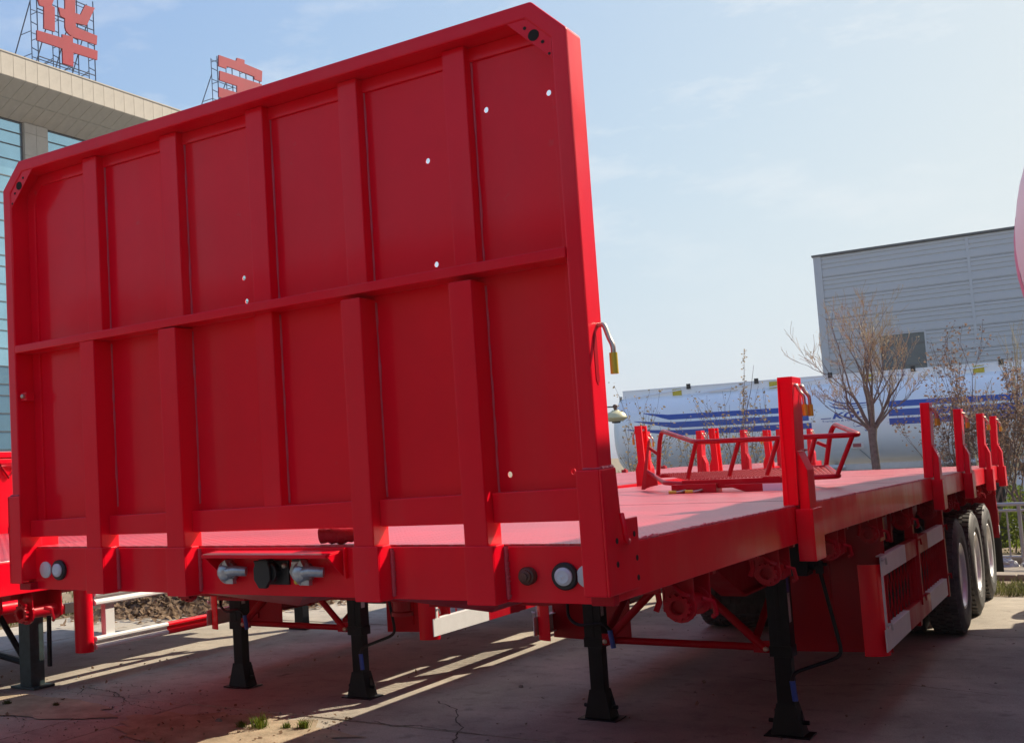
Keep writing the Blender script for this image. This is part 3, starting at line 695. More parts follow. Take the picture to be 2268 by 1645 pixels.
    # rear mudguards with flaps, tail board
    for side in (1, -1):
        def X(v): return v if side > 0 else 2.5-v
        ye = axleY[-1]+0.62
        m = M(); m.box(X(2.02), ye, 0.62, X(2.46), ye+0.006, 1.36); m.box(X(2.44), ye-0.01, 0.62, X(2.46), ye+0.05, 1.36)
        mg = m.build('mud_guard', RED2, T, bev=0.003)
        M().box(X(2.03), ye+0.008, 0.23, X(2.47), ye+0.016, 0.68).build('mud_flap', PLASTIC, mg)
        M().box(X(2.461), ye-0.008, 0.80, X(2.468), ye+0.045, 0.95).build('side_reflector', REDL, mg)
        M().box(X(2.461), ye-0.008, 0.66, X(2.466), ye+0.045, 0.76).build('white_strip', WHITE, mg)
        M().box(X(1.90), axleY[0]-0.75, 0.97, X(1.91), ye, 1.34).build('wheel_board', RED2, T)
    M().box(2.40, 4.43, 1.28, 2.404, 4.47, 1.36) if False else None

def rounded(poly, r):
    return poly
def build_headboard(T):
    Wd = 2.5; H1, H0, c = 3.125, 3.018, 0.104
    def ring(m, off0, off1, y0, y1, zlo):
        def outl(d):
            k = d*math.tan(R_(22.5))
            return [(d, zlo), (d, H0-k*1.0), (c+k*1.0, H1-d), (Wd-c-k*1.0, H1-d), (Wd-d, H0-k*1.0), (Wd-d, zlo)]
        A, B = outl(off0), outl(off1); n = len(A)
        vs = [(x, y0, z) for x, z in A]+[(x, y0, z) for x, z in B]+[(x, y1, z) for x, z in A]+[(x, y1, z) for x, z in B]
        fs = []
        for i in range(n-1):
            fs += [(i, i+1, n+i+1, n+i), (2*n+i, 3*n+i, 3*n+i+1, 2*n+i+1), (i, 2*n+i, 2*n+i+1, i+1), (n+i, n+i+1, 3*n+i+1, 3*n+i)]
        fs += [(0, n, 3*n, 2*n), (n-1, 2*n-1+n*2, 3*n-1, 2*n-1)] if False else [(0, n, 3*n, 2*n), (n-1, 3*n-1, 4*n-1, 2*n-1)]
        m.add(vs, fs)
    f = M(); ring(f, 0.0, 0.049, 0.0, 0.11, 1.405)
    HB = f.build('headboard', RED, T, bev=0.006)
    f = M(); ring(f, 0.0495, 0.094, 0.088, 0.108, 1.58)
    f.build('inner_frame', RED, HB, bev=0.003)
    # sheet with drilled holes
    bm = bmesh.new()
    def loop(pts):
        vs = [bm.verts.new((x, 0.098, z)) for x, z in pts]
        return [bm.edges.new((vs[i], vs[(i+1) % len(vs)])) for i in range(len(vs))]
    es = loop([(0.0485, 1.62), (0.0485, H0-0.03), (c+0.03, H1-0.0485), (Wd-c-0.03, H1-0.0485), (Wd-0.0485, H0-0.03), (Wd-0.0485, 1.62)])
    for (hx, hz) in ((2.393, 2.874), (2.185, 2.871), (1.969, 2.755), (1.977, 2.418), (1.191, 2.489), (1.199, 2.404), (2.184, 1.744), (2.387, 1.745)):
        es += loop([(hx+0.0078*math.cos(2*math.pi*k/10), hz+0.0094*math.sin(2*math.pi*k/10)) for k in range(10)])
    bmesh.ops.triangle_fill(bm, edges=es, use_beauty=True, use_dissolve=False)
    me = bpy.data.meshes.new('sheet'); bm.to_mesh(me); bm.free(); me.materials.append(RED)
    sh = link('sheet', me, HB); so = sh.modifiers.new('solid', 'SOLIDIFY'); so.thickness = 0.003; so.offset = 1
    # posts
    P = [(0.430, 0.508), (0.852, 0.935), (1.270, 1.345), (1.668, 1.742), (2.067, 2.143)]
    def post(x0, x1, y, z0, z1, seed, zw=None):
        m = M(); m.box(x0, y, z0, x1, y+0.005, z1); m.box(x0, y+0.005, z0, x0+0.005, 0.0975, z1); m.box(x1-0.005, y+0.005, z0, x1, 0.0975, z1)
        o = m.build('post', RED, HB, bev=0.003)
        w = M(); weld(w, (x1+0.0025, 0.0955, (zw or z0)+0.01), (x1+0.0025, 0.0955, z1-0.01), 0.0036, seed, 0.03)
        w.build('weld_bead', WELD, o)
    for i, (x0, x1) in enumerate(P):
        post(x0, x1, 0.05, 2.35, 3.074, i)
        if i == 2: post(x0, x1, 0.05, 1.672, 2.345, 20)
        else: post(x0, x1, 0.0, 1.42, 2.335, 10+i, 1.68)
    # rails
    def trail(n_, za0, zb0, za1, zb1, y0, y1, x0=0.0495, x1=2.4505):
        m = M(); m.add([(x0, y0, za0), (x1, y0, za1), (x1, y0, zb1), (x0, y0, zb0), (x0, y1, za0), (x1, y1, za1), (x1, y1, zb1), (x0, y1, zb0)],
                       [(0, 1, 2, 3), (4, 7, 6, 5), (0, 4, 5, 1), (1, 5, 6, 2), (2, 6, 7, 3), (3, 7, 4, 0)])
        m.build(n_, RED, HB, bev=0.004)
    trail('middle_rail', 2.331, 2.362, 2.354, 2.386, -0.004, 0.0975)
    # lower rail lies between the posts: one length per bay
    edges = [0.0495]+[v for i in (0, 1, 3, 4) for v in P[i]]+[2.4505]
    for k in range(0, len(edges), 2):
        xa, xb = edges[k]+0.001, edges[k+1]-0.001
        zt = lambda x: 1.645+0.055*(x/2.5); zb = lambda x: 1.578+0.027*(x/2.5)
        trail('lower_rail', zb(xa), zt(xa), zb(xb), zt(xb), 0.047, 0.0945, xa, xb)
    # corner gussets
    for sx in (1, -1):
        def X(v): return v if sx > 0 else 2.5-v
        m = M(); m.prism([(X(2.315), 3.0775), (X(2.395), 3.0775), (X(2.4512), 3.015), (X(2.4512), 2.937)], 'y', 0.0035, 0.009)
        q = m.build('gusset', RED, HB, bev=0.001)
        for (hx, hz, hr) in ((2.398, 3.022, 0.017), (2.372, 3.05, 0.005), (2.425, 2.995, 0.005), (2.443, 2.955, 0.004)):
            M().lathe([(hr, 0.0), (hr, -0.0015)], (X(hx), 0.0035, hz), 'y', 18).build('gusset_hole', CRACK, q)
    # door latch nut on left upright, load-bar pin on the right upright
    m = M(); m.box(0.050, 0.02, 2.135, 0.085, 0.06, 2.17)
    q = m.build('latch_bracket', RED, HB, bev=0.002)
    M().lathe([(0.009, 0.0), (0.009, -0.012), (0.004, -0.016)], (0.07, 0.02, 2.153), 'y', 8).build('bolt', STEEL, q)
    m = M(); m.tube([(2.499, 0.075, 2.158), (2.519, 0.075, 2.160), (2.533, 0.07, 2.118), (2.545, 0.065, 2.095), (2.546, 0.06, 2.04)], 0.0072, 10, fillet=0.012)
    q = m.build('pin', STEEL, HB, smooth=60)
    M().tube([(2.546, 0.06, 2.074), (2.546, 0.06, 2.014)], 0.0115, 12).build('grip', YEL, q, smooth=60)
    # narrow darker red strip with rounded ends on the right upright
    pl = [(0.046, 1.985), (0.034, 2.00), (0.034, 2.125), (0.046, 2.14), (0.058, 2.125), (0.058, 2.00)]
    M().prism(pl, 'x', 2.4995, 2.5015).build('dark_red_strip', RED2, HB)

def camb1(y): return -0.005*y-0.0002*y*y
T1 = thing('flatbed_trailer', 'red flatbed semi-trailer with tall ribbed headboard nearest the camera, filling the foreground', 'trailer', (0, 0, 0))
AX = [8.86, 10.17, 11.48]
WY = [0.82, 1.99, 3.21, 4.35, 5.57, 6.76, 7.95, 9.05, 10.2, 11.35]
build_trailer(T1, 12.42, camb1, [2.25, 6.62, 8.70, 10.68, 12.15], [7.40, 9.75, 12.08], True, WY, [y+0.1 for y in WY], AX)
# cardboard tag and pale sticker hanging under the beam
M().box(2.40, 4.86, 1.16, 2.405, 5.02, 1.30).build('cardboard_tag', CARD, T1)
M().box(2.40, 4.76, 1.18, 2.405, 4.81, 1.29).build('paper_tag', WHITE, T1)

def camb2(y): return -0.105+0.0045*y
T2 = thing('flatbed_trailer', 'longer red flatbed semi-trailer parked alongside, mostly hidden behind the tall headboard', 'trailer', (-3.18, 0, 0))
build_trailer(T2, 18.6, camb2, [5.3, 7.35, 9.45, 11.53, 13.58, 15.65, 17.8], [], False, [0.65, 1.85, 3.05, 4.25], [], [13.4, 14.71, 16.02])
for k, y in enumerate((2.5, 5.0, 8.5, 8.9, 9.3, 10.9, 11.4, 12.6, 13.0, 14.4, 15.3, 16.0, 16.5, 17.3)):
    m = M(); m.box(0.05, y, 1.5385, 0.13, y+0.09, 1.585); m.box(0.06, y+0.09, 1.5385, 0.075, y+0.16, 1.60)
    m.build('lashing_hook', RED2, T2, camb=camb2)

# ------------------------------------------------------------------ loose gear on the deck of the near trailer
dz = camb1(4.8)
rk = thing('railing_basket', 'red tubular railing basket with mesh floor standing on the near trailer deck', 'railing', (1.6, 5.0, 1.5375+dz))
class RK(M):
    def __init__(s): super().__init__()
    def fin(s, n_, mt=RED2, **k):
        s.v = [(x-1.6, y-5.0, z-1.5375-dz) for x, y, z in s.v]; return s.build(n_, mt, rk, **k)
m = RK(); m.tube([(0.803, 5.5, 1.608), (0.835, 5.5, 1.88), (0.86, 5.5, 1.955), (1.376, 4.6, 1.848), (2.382, 4.6, 1.836), (2.075, 5.5, 1.922), (2.043, 5.5, 1.87), (1.995, 5.5, 1.634)], 0.0165, 10, fillet=0.07); m.fin('top_hoop', smooth=60)
for (x0, z0, x1, z1) in ((1.298, 1.608, 1.381, 1.846), (1.571, 1.614, 1.659, 1.841), (1.809, 1.61, 1.902, 1.838), (2.04, 1.60, 2.125, 1.832), (2.232, 1.598, 2.34, 1.828)):
    m = RK(); m.tube([(x0, 4.63, z0), (x1, 4.60, z1)], 0.0145, 8); m.fin('baluster', smooth=60)
m = RK(); m.tube([(0.709, 5.52, 1.657), (0.80, 5.45, 1.61), (1.10, 4.75, 1.58), (1.28, 4.63, 1.57), (2.24, 4.63, 1.585), (2.0, 5.5, 1.63)], 0.0165, 10, fillet=0.05); m.fin('bottom_hoop', smooth=60)
m = RK(); m.tube([(0.746, 5.5, 1.836), (0.815, 5.5, 1.781)], 0.013, 8); m.tube([(1.95, 5.5, 1.805), (2.014, 5.5, 1.772)], 0.013, 8); m.tube([(0.80, 5.47, 1.612), (1.995, 5.5, 1.632)], 0.013, 8); m.fin('side_bar', smooth=60)
m = RK()
for i in range(38):
    for sg in (1, -1):
        t0 = -0.3+i*0.043; y0, y1 = 4.66, 5.48
        pts = []
        n = 12
        for k in range(n+1):
            f = k/n; x = 0.95+1.25*0+t0+0.25+sg*0.012*(1 if k % 2 else -1)
            lo = 0.82+0.46*(1-f); hi = 2.02+0.20*(1-f)
            xx = lo+(hi-lo)*(i+0.5)/38+sg*0.010*(1 if k % 2 else -1)
            pts.append((xx, y0+(y1-y0)*f, 1.597+0.035*f))
        m.tube(pts, 0.0035, 3, cap=False)
tag(m.fin('mesh_floor'), kind='stuff')
m = RK(); m.box(1.265, 4.60, 1.536, 2.0, 4.606, 1.594); m.box(1.265, 4.606, 1.588, 2.0, 4.65, 1.594); m.box(1.265, 4.606, 1.536, 2.0, 4.65, 1.542); m.fin('base_channel', bev=0.002)
m = RK(); m.box(1.79, 4.592, 1.548, 1.90, 4.599, 1.60); m.fin('channel_clip', bev=.002)
m = RK(); m.add([(0.744, 5.5, 1.888), (0.764, 5.49, 1.888), (0.70, 5.49, 1.5155), (0.665, 5.5, 1.5145), (0.744, 5.508, 1.888), (0.764, 5.498, 1.888), (0.70, 5.498, 1.5155), (0.665, 5.508, 1.5145)], [(0, 1, 2, 3), (4, 7, 6, 5), (0, 4, 5, 1), (1, 5, 6, 2), (2, 6, 7, 3), (3, 7, 4, 0)])
m.prism([(0.70, 1.52), (0.74, 1.535), (0.80, 1.545), (0.795, 1.60), (0.715, 1.64)], 'y', 5.49, 5.498); m.fin('end_plate')
def loose(label, x0, x1, y0, y1, z0, z1, flare, grips_x, white):
    t = thing('loose_stake', label, 'stake', ((x0+x1)/2, (y0+y1)/2, 1.5375+dz), 0, 'spare stakes lying on the deck')
    ox, oy, oz = t.location
    if flare: b = M().prism([(x0-ox+0.03, z1-oz), (x1-ox, z1-oz), (x1-ox, 0.001), (x0-ox+0.13, 0.001), (x0-ox, z1-oz-0.004)], 'y', y0-oy, y1-oy).build('stake_body', RED2, t, bev=0.003)
    else: b = M().box(x0-ox, y0-oy, 0.001, x1-ox, y1-oy, z1-oz).build('stake_body', RED2, t, bev=0.003)
    if white: M().box(white[0]-ox, y0-oy-0.002, 0.002, white[1]-ox, y0-oy-0.0005, z1-oz-0.002).build('bare_end', WHITE, t)
    for gx in grips_x:
        p = M(); p.tube([(gx-ox+0.10, y0-oy, 0.022), (gx-ox+0.085, y0-oy-0.03, 0.016), (gx-ox+0.055, y0-oy-0.035, 0.012), (gx-ox, y0-oy-0.04, 0.012)], 0.008, 8, fillet=.01)
        pp = p.build('pin', STEEL, t, smooth=60)
        M().tube([(gx-ox, y0-oy-0.04, 0.0125), (gx-ox+0.05, y0-oy-0.036, 0.0125)], 0.0115, 10).build('grip', YEL, pp, smooth=60)
loose('red spare stake with two yellow-gripped pins under the railing basket channel', 1.205, 1.50, 4.56, 4.70, 1.52, 1.575-0.006, False, (1.20, 1.31), None)
loose('red spare stake with tapered end and bare whitish patch, beside the tall post', 1.56, 1.99, 4.54, 4.68, 1.49, 1.560, True, (), (1.80, 1.95))
rc = thing('rolled_cloth', 'crumpled red cloth roll lying on the front deck edge above the air couplings', 'cloth roll', (1.58, 0.12, 1.5385))
m = M(); rr = random.Random(5); pts = [(-0.115+0.215*i/16, -0.02+0.06*i/16+rr.uniform(-.003, .003), 0.026+rr.uniform(-.002, .003)+0.006*i/16) for i in range(17)]
rads = [0.026*rr.uniform(0.88, 1.12) for _ in range(17)]
m.tube(pts, lambda t: rads[int(t*16+.5)], 12)
m.build('cloth', mat('red_cloth', (0.33, 0.008, 0.02), 0.7, spec=0.3, bump=0.9, bscale=40, bdist=0.01), rc, smooth=50)

# ------------------------------------------------------------------ third trailer: drop-side, far left
T3 = thing('sidewall_trailer', 'red drop-side semi-trailer with tie ring on its wall, partly seen at the far left edge', 'trailer', (-6.4, 0, 0))
m = M(); m.box(0, 0.8, 1.18, 2.5, 7.9, 1.30); m.build('deck', RED2, T3, bev=.004)
for side in (1, -1):
    def X(v): return v if side > 0 else 2.5-v
    for k in range(2):
        y0 = 1.0+3.42*k; y1 = y0+3.36
        m = M(); m.box(X(2.46), y0, 1.31, X(2.49), y1, 2.04); m.box(X(2.45), y0, 2.04, X(2.515), y1, 2.09); m.box(X(2.45), y0, 1.305, X(2.51), y1, 1.36)
        for j in range(7): m.box(X(2.49), y0+0.12+j*0.46, 1.37, X(2.505), y0+0.36+j*0.46, 2.03)
        w = m.build('side_wall', RED, T3, bev=.004)
        r = M(); r.tube([(X(2.52), y0+2.05, 1.97), (X(2.52), y0+2.13, 1.87), (X(2.52), y0+2.21, 1.97), (X(2.52), y0+2.05, 1.97)], 0.012, 6); r.box(X(2.505), y0+2.05, 1.96, X(2.53), y0+2.21, 1.995)
        r.build('tie_ring', RED2, w)
for side, x in ((1, 2.01), (-1, 0.55)):
    m = M(); m.box(x-0.075, 3.66, 0.01, x+0.075, 3.82, 1.18); m.box(x-0.16, 3.62, 0.0, x+0.16, 3.86, 0.02)
    lg = m.build('landing_leg', DGREEN, T3, bev=.004)
    M().tube([(x-0.06, 3.70, 0.25), (x-0.75, 3.72, 1.0)], 0.03, 6).build('leg_brace', BLACK, lg)
    M().tube([(x-0.06, 3.70, 0.22), (x-0.75, 3.72, 0.30)], 0.03, 6).build('leg_brace', BLACK, lg)
    M().tube([(x+side*0.28, 3.72, 1.10), (x+side*0.26, 3.72, 0.2)], 0.022, 6).build('hanging_strut', BLACK, T3)
    m = M(); m.lathe([(0.055, 3.05), (0.055, 3.6), (0.045, 3.6), (0.045, 3.05)], (x+side*0.35, 0, 0.78), 'y', 14, closed=True); m.build('winch_drum', RED, T3, smooth=40)
m = M(); m.box(0.7, 1.0, 0.85, 0.83, 7.8, 1.18); m.box(1.7, 1.0, 0.85, 1.83, 7.8, 1.18); m.build('main_beam', BLACK, T3)
for side in (1, -1):
    def X(v): return v if side > 0 else 2.5-v
    gx = 2.50
    m = M(); m.lathe([(0.085, 0.29), (0.085, 1.0)], (X(gx-0.07), 3.99, 0), 'z', 20); G3 = m.build('guard_corner', RED, T3, smooth=50)
    for (za, h) in ((0.30, 0.115), (0.69, 0.125)):
        for k, (ya, yb) in enumerate(((4.07, 5.0), (5.005, 5.9), (5.905, 6.6))):
            m = M(); w = h
            prof = [(X(gx), za), (X(gx+0.012), za+.012), (X(gx+0.012), za+0.03), (X(gx-0.015), za+w*0.42), (X(gx-0.015), za+w*0.58), (X(gx+0.012), za+w-0.03), (X(gx+0.012), za+w-.012), (X(gx), za+w), (X(gx-0.03), za+w), (X(gx-0.03), za)]
            m.prism(prof, 'y', ya, yb); m.build('guard_rail', WHITE if k != 1 else RED, G3)
    for yy in (4.22, 6.2):
        m = M(); m.box(X(gx-0.09), yy, 0.36, X(gx-0.03), yy+0.11, 1.18); m.build('guard_post', WHITE if yy < 5 else RED, G3)
for x in (2.28,):
    m = M(); m.box(x-0.06, 7.4, 0.01, x+0.06, 7.52, 1.18); m.box(x-0.12, 7.36, 0.0, x+0.12, 7.56, 0.02); m.build('rear_leg', BLACK, T3)

# ------------------------------------------------------------------ red tank trailer on the right (its side shades the near trailer)
RT = thing('red_tank_trailer', 'pinkish red tank trailer whose rounded end just enters at the right edge', 'tank trailer', (4.46, 0, 0))
m = M(); cz = 2.85
prof = [(0.0, 0.9), (0.45, 0.95), (0.72, 1.1), (0.82, 1.35), (1.02, 3.0), (1.14, 4.2), (1.17, 4.6), (1.18, 5.0), (1.18, 9.3), (1.17, 9.7), (1.05, 10.6), (0.9, 11.6), (0.7, 11.85), (0.4, 12.0), (0.0, 12.05)]
m.lathe(prof, (0, 0, cz), 'y', 72); m.build('tank', TRED, RT, smooth=50)
for y in (5.0, 7.1, 9.3):
    m = M(); m.lathe([(1.185, -0.04), (1.20, -0.03), (1.20, 0.03), (1.185, 0.04)], (0, y, cz), 'y', 64, closed=True); m.build('tank_band', TRED, RT, smooth=40)
m = M(); m.box(-0.5, 1.2, 1.0, -0.4, 12.0, 1.3); m.box(0.4, 1.2, 1.0, 0.5, 12.0, 1.3); m.box(-0.5, 1.2, 1.3, 0.5, 4.0, 2.1); m.box(-0.5, 8.8, 1.3, 0.5, 11.8, 1.9); m.build('chassis', RED2, RT)
for x in (-0.6, 0.6):
    m = M(); m.box(x-0.07, 4.3, 0.02, x+0.07, 4.45, 1.2); m.box(x-0.13, 4.25, 0.0, x+0.13, 4.5, 0.02); m.build('landing_leg', BLACK, RT)
for y in (8.6, 9.95, 11.3):
    for side in (1, -1):
        wheel_meshes(); o = link('tyre', TYRE['tyre'], RT, 0, (side*1.0, y, 0.5275)); link('rim', TYRE['rim'], o)
        o.rotation_euler = (random.uniform(0, 6), 0, 0 if side > 0 else math.pi)
m = M(); m.box(-0.45, 2.2, cz+1.24, 0.45, 9.5, cz+1.27)
for y in (2.3, 5.0, 7.0, 9.3): m.box(-0.4, y, cz+0.9, -0.36, y+0.04, cz+1.24); m.box(0.36, y, cz+.9, 0.40, y+0.04, cz+1.24)
m.build('walkway', RED2, RT)
for y in (5.6, 8.0): M().lathe([(0.3, cz+1.15), (0.3, cz+1.34), (0.26, cz+1.38), (0, cz+1.4)], (0, y, 0), 'z', 20).build('manhole', TRED, RT, smooth=40)

# ------------------------------------------------------------------ stone-faced office block, far left
OB = thing('office_building', 'tall beige stone and blue glass office block with sloping eaves, behind on the left', 'building', (-45, 0, 0))
ya, yb = 20.0, 66.0
M().box(-16, ya, 0, -0.35, yb, 24.4).build('core', JOINT, OB)
PWID = 0.823
npan = int((yb-ya)/PWID)
fm = M().box(2.56, 0.012, 23.62, 2.62, PWID-0.012, 24.86).mesh('fascia_panel', STONE)
sm1 = M().prism([(2.60, 23.585), (1.30, 22.965), (1.28, 23.01), (2.57, 23.63)], 'y', 0.012, PWID-0.012)
# prism along y takes (x,z) pairs
sm1 = sm1.mesh('soffit_panel', STONE)
sm2 = M().prism([(1.28, 22.945), (0.02, 22.345), (0.0, 22.39), (1.26, 22.99)], 'y', 0.012, PWID-0.012).mesh('soffit_panel', STONE)
y0 = 35.508-PWID*18
for i in range(npan):
    for me, n_ in ((fm, 'fascia_panel'), (sm1, 'soffit_panel'), (sm2, 'soffit_panel')):
        link(n_, me, OB, 0, (0, y0+i*PWID, 0))
M().prism([(2.55, 23.64), (0.0, 22.42), (-0.3, 22.42), (-0.3, 24.7), (2.55, 24.84)], 'y', y0, y0+npan*PWID).build('eaves', JOINT, OB)
M().box(-16, y0, 24.86, 2.66, y0+npan*PWID, 24.93).build('roof', STONE, OB)
pil = [(26.4, 28.1), (38.2, 39.92), (50.0, 51.7), (61.8, 63.5)]
for (a, b) in pil:
    z = 0.0; k = 0
    while z < 22.3:
        h = min(1.28, 22.33-z)
        for (c, d) in ((a, (a+b)/2), ((a+b)/2, b)):
            M().box(-0.34, c+0.012, z+0.01, 0.16, d-0.012, z+h-0.008).build('pilaster_panel', STONE, OB)
        z += h
bays = [(20.2, 26.35), (28.15, 38.15), (39.97, 49.95), (51.75, 61.75)]
levels = [0.3]
while levels[-1] < 20.5: levels.append(levels[-1]+(0.98 if len(levels) % 4 else 0.62))
levels = [l for l in levels if l < 20.2]+[20.93, 21.66, 22.28]
for bi, (a, b) in enumerate(bays):
    npn = 2 if bi == 0 else 3
    for k in range(len(levels)-1):
        if bi in (0, 3) and k % 2: pass
        for j in range(npn):
            c = a+(b-a)*j/npn+0.03; d = a+(b-a)*(j+1)/npn-0.03
            tilt = random.uniform(-0.006, 0.006)
            m = M(); m.add([(-0.06+tilt, c, levels[k]+0.035), (-0.06, d, levels[k]+0.035), (-0.06, d, levels[k+1]-0.035), (-0.06-tilt, c, levels[k+1]-0.035), (-0.10, c, levels[k]+0.035), (-0.10, d, levels[k]+0.035), (-0.10, d, levels[k+1]-0.035), (-0.10, c, levels[k+1]-0.035)], [(0, 1, 2, 3), (4, 7, 6, 5), (0, 4, 5, 1), (1, 5, 6, 2), (2, 6, 7, 3), (3, 7, 4, 0)])
            m.build('glass_pane', GLASS, OB)
    m = M()
    for l in levels: m.box(-0.11, a, l-0.03, -0.02, b, l+0.03)
    for j in range(npn+1): y = a+(b-a)*j/npn; m.box(-0.115, y-0.03, 0.2, -0.015, y+0.03, 22.3)
    m.build('mullion_grid', MULL, OB)
m = M()
for (a, b) in bays: m.box(-0.33, a, 0, -0.12, b, 22.35)
m.build('wall', JOINT, OB)

# roof letters on steel lattices
def letter(name, label, polys, lat_y, z0, z1, braces):
    S = thing(name, label, 'roof sign', (-43.0, lat_y[0], 24.93))
    oy, oz = lat_y[0], 24.93
    for pl in polys:
        m = M(); m.prism([(y-oy, z-oz) for y, z in pl], 'x', -0.10, 0.0)
        m.build('stroke', SIGN, S)
    m = M(); r = 0.045
    n = len(lat_y)
    for i, y in enumerate(lat_y):
        yy = y-oy
        m.tube([(-0.22, yy, 0), (-0.22, yy, z1-oz)], r, 4); m.tube([(-0.75, yy, 0), (-0.75, yy, z1-oz)], r*.8, 4)
        m.tube([(-2.9, yy, 0), (-0.75, yy, (z1-oz)*0.78)], r, 4)
        k = 0; z = 0.3
        while z < z1-oz:
            m.tube([(-0.22, yy, z), (-0.75, yy, z+(0.35 if k % 2 else 0))], r*.6, 4); z += 0.75; k += 1
        for f in (0.2, 0.45): m.tube([(-0.75, yy, (z1-oz)*f), (-2.9+2.15*f/0.78, yy, (z1-oz)*f)], r*.6, 4)
    for z in [z0-oz-0.05, z0-oz-0.45]+[z0-oz+k*1.35 for k in range(1, int((z1-z0)/1.35)+1)]:
        m.tube([(-0.22, lat_y[0]-oy, z), (-0.22, lat_y[-1]-oy, z)], r*.8, 4); m.tube([(-0.75, lat_y[0]-oy, z+.1), (-0.75, lat_y[-1]-oy, z+.1)], r*.6, 4)
    for i in range(n-1):
        m.tube([(-0.75, lat_y[i]-oy, 0.1), (-0.75, lat_y[i+1]-oy, 1.2)], r*.5, 4)
        m.tube([(-2.9, lat_y[i]-oy, 0.15), (-0.3, lat_y[i+1]-oy, 0.5)], r*.5, 4)
    m.build('support_lattice', LATT, S)
HUA = [[[37.98, 29.44], [39.16, 29.83], [39.09, 29.22], [38.92, 28.84], [39.14, 28.8], [39.08, 27.35], [38.29, 27.31], [38.34, 28.58], [38.03, 28.56], [37.93, 28.85]], [[39.97, 30.24], [40.74, 30.49], [40.7, 28.94], [41.09, 28.97], [41.49, 29.67], [42.25, 29.74], [41.55, 28.46], [40.69, 28.36], [40.71, 28.11], [41.0, 28.09], [42.36, 28.08], [42.29, 27.51], [40.45, 27.44], [40.12, 27.53], [39.94, 27.66], [39.86, 27.86], [39.88, 28.38], [39.54, 28.42], [39.44, 28.9], [39.91, 28.93]], [[37.77, 27.06], [39.62, 27.16], [39.63, 27.4], [40.44, 27.50], [40.42, 27.1], [42.34, 27.15], [42.29, 26.59], [40.43, 26.52], [40.39, 25.68], [39.6, 25.67], [39.6, 26.52], [37.75, 26.48]]]
HUA[2] = [(y, z-0.03 if z > 27.3 else z) for y, z in HUA[2]]
YU = [[[53.52, 30.02], [55.35, 30.1], [55.46, 30.36], [56.27, 30.43], [56.25, 30.16], [58.23, 30.16], [58.12, 29.36], [57.28, 29.32], [57.3, 29.52], [54.28, 29.46], [54.24, 29.27], [53.46, 29.24]], [[53.53, 28.94], [58.11, 29.17], [58.05, 28.44], [56.47, 28.34], [56.44, 27.86], [58.2, 27.94], [58.14, 27.21], [56.38, 27.14], [56.24, 25.24], [55.08, 25.22], [55.22, 27.1], [53.31, 27.09], [53.36, 27.76], [55.27, 27.86], [55.31, 28.34], [53.48, 28.27]]]
letter('roof_letter', 'large red Chinese letter on a steel lattice at the left end of the roof', HUA, [38.0, 39.55, 41.0, 42.3], 25.75, 30.2, None)
letter('roof_letter', 'red Chinese roof letter half hidden by the headboard top edge', YU, [53.55, 55.1, 56.6, 58.1], 25.75, 30.0, None)

# ------------------------------------------------------------------ grey ribbed warehouse, right
WH = thing('warehouse', 'grey ribbed metal warehouse with one dark window, behind the white tanker on the right', 'building', (0, 74.7, 0))
M().box(-11.0, 0.35, 0, 22, 26, 13.9).build('core', CLAD, WH)
def clad(xa, xb, k):
    zt = 13.90-1.365*k
    pr = [(0.30, zt)]; z = zt-0.02
    for i in range(3):
        pr += [(0.0, z), (0.0, z-0.16), (0.055, z-0.18), (0.055, z-0.27)]; z -= 0.29
    pr += [(0.0, z-0.02), (0.0, z-0.40), (0.05, z-0.41), (0.05, z-0.45), (0.0, z-0.46), (0.0, zt-1.362), (0.30, zt-1.362)]
    m = M(); m.prism(pr, 'x', xa, xb); return m
wx0, wx1, wz0, wz1 = -8.07, -5.42, 5.0, 8.49
for k in range(10):
    for (xa, xb) in ((-10.95, -2.86), (-2.70, 5.6), (5.76, 14.0), (14.16, 21.9)):
        zt = 13.90-1.365*k
        if xa < wx0 < xb and zt > wz0 and zt-1.36 < wz1 and zt < wz1+0.3:
            clad(xa, wx0-0.02, k).build('cladding_panel', CLAD, WH); clad(wx1+0.02, xb, k).build('cladding_panel', CLAD, WH)
        else: clad(xa, xb, k).build('cladding_panel', CLAD, WH)
for x in (-2.86, 5.6, 14.0): M().box(x+0.002, -0.02, 0, x+0.158, 0.3, 13.88).build('joint_strip', CLAD, WH)
M().box(-11.42, -0.05, 0, -10.96, 0.6, 13.93).build('corner_trim', CLAD, WH)
M().box(-11.5, -0.12, 13.93, 22, 0.6, 14.06).build('roof_edge', MULL, WH)
M().box(-11.4, 0.62, 0, -11.0, 26, 13.9).build('side_wall', CLAD, WH)
w = M().box(wx0+0.09, 0.10, wz0, wx1-0.09, 0.14, wz1-0.09).build('window', DGLASS, WH)
m = M(); m.box(wx0-0.018, -0.03, wz0, wx0+0.08, 0.28, wz1); m.box(wx1-0.08, -0.03, wz0, wx1+0.018, 0.28, wz1); m.box(wx0+0.081, -0.03, wz1-0.09, wx1-0.081, 0.28, wz1)
m.build('window_frame', CLAD, w)
m = M(); m.box(wx0+0.1, 0.07, 7.72, wx1-0.1, 0.10, 7.78); m.box(wx0+0.1, 0.07, 6.4, wx1-0.1, 0.10, 6.46); m.build('window_bar', MULL, w)

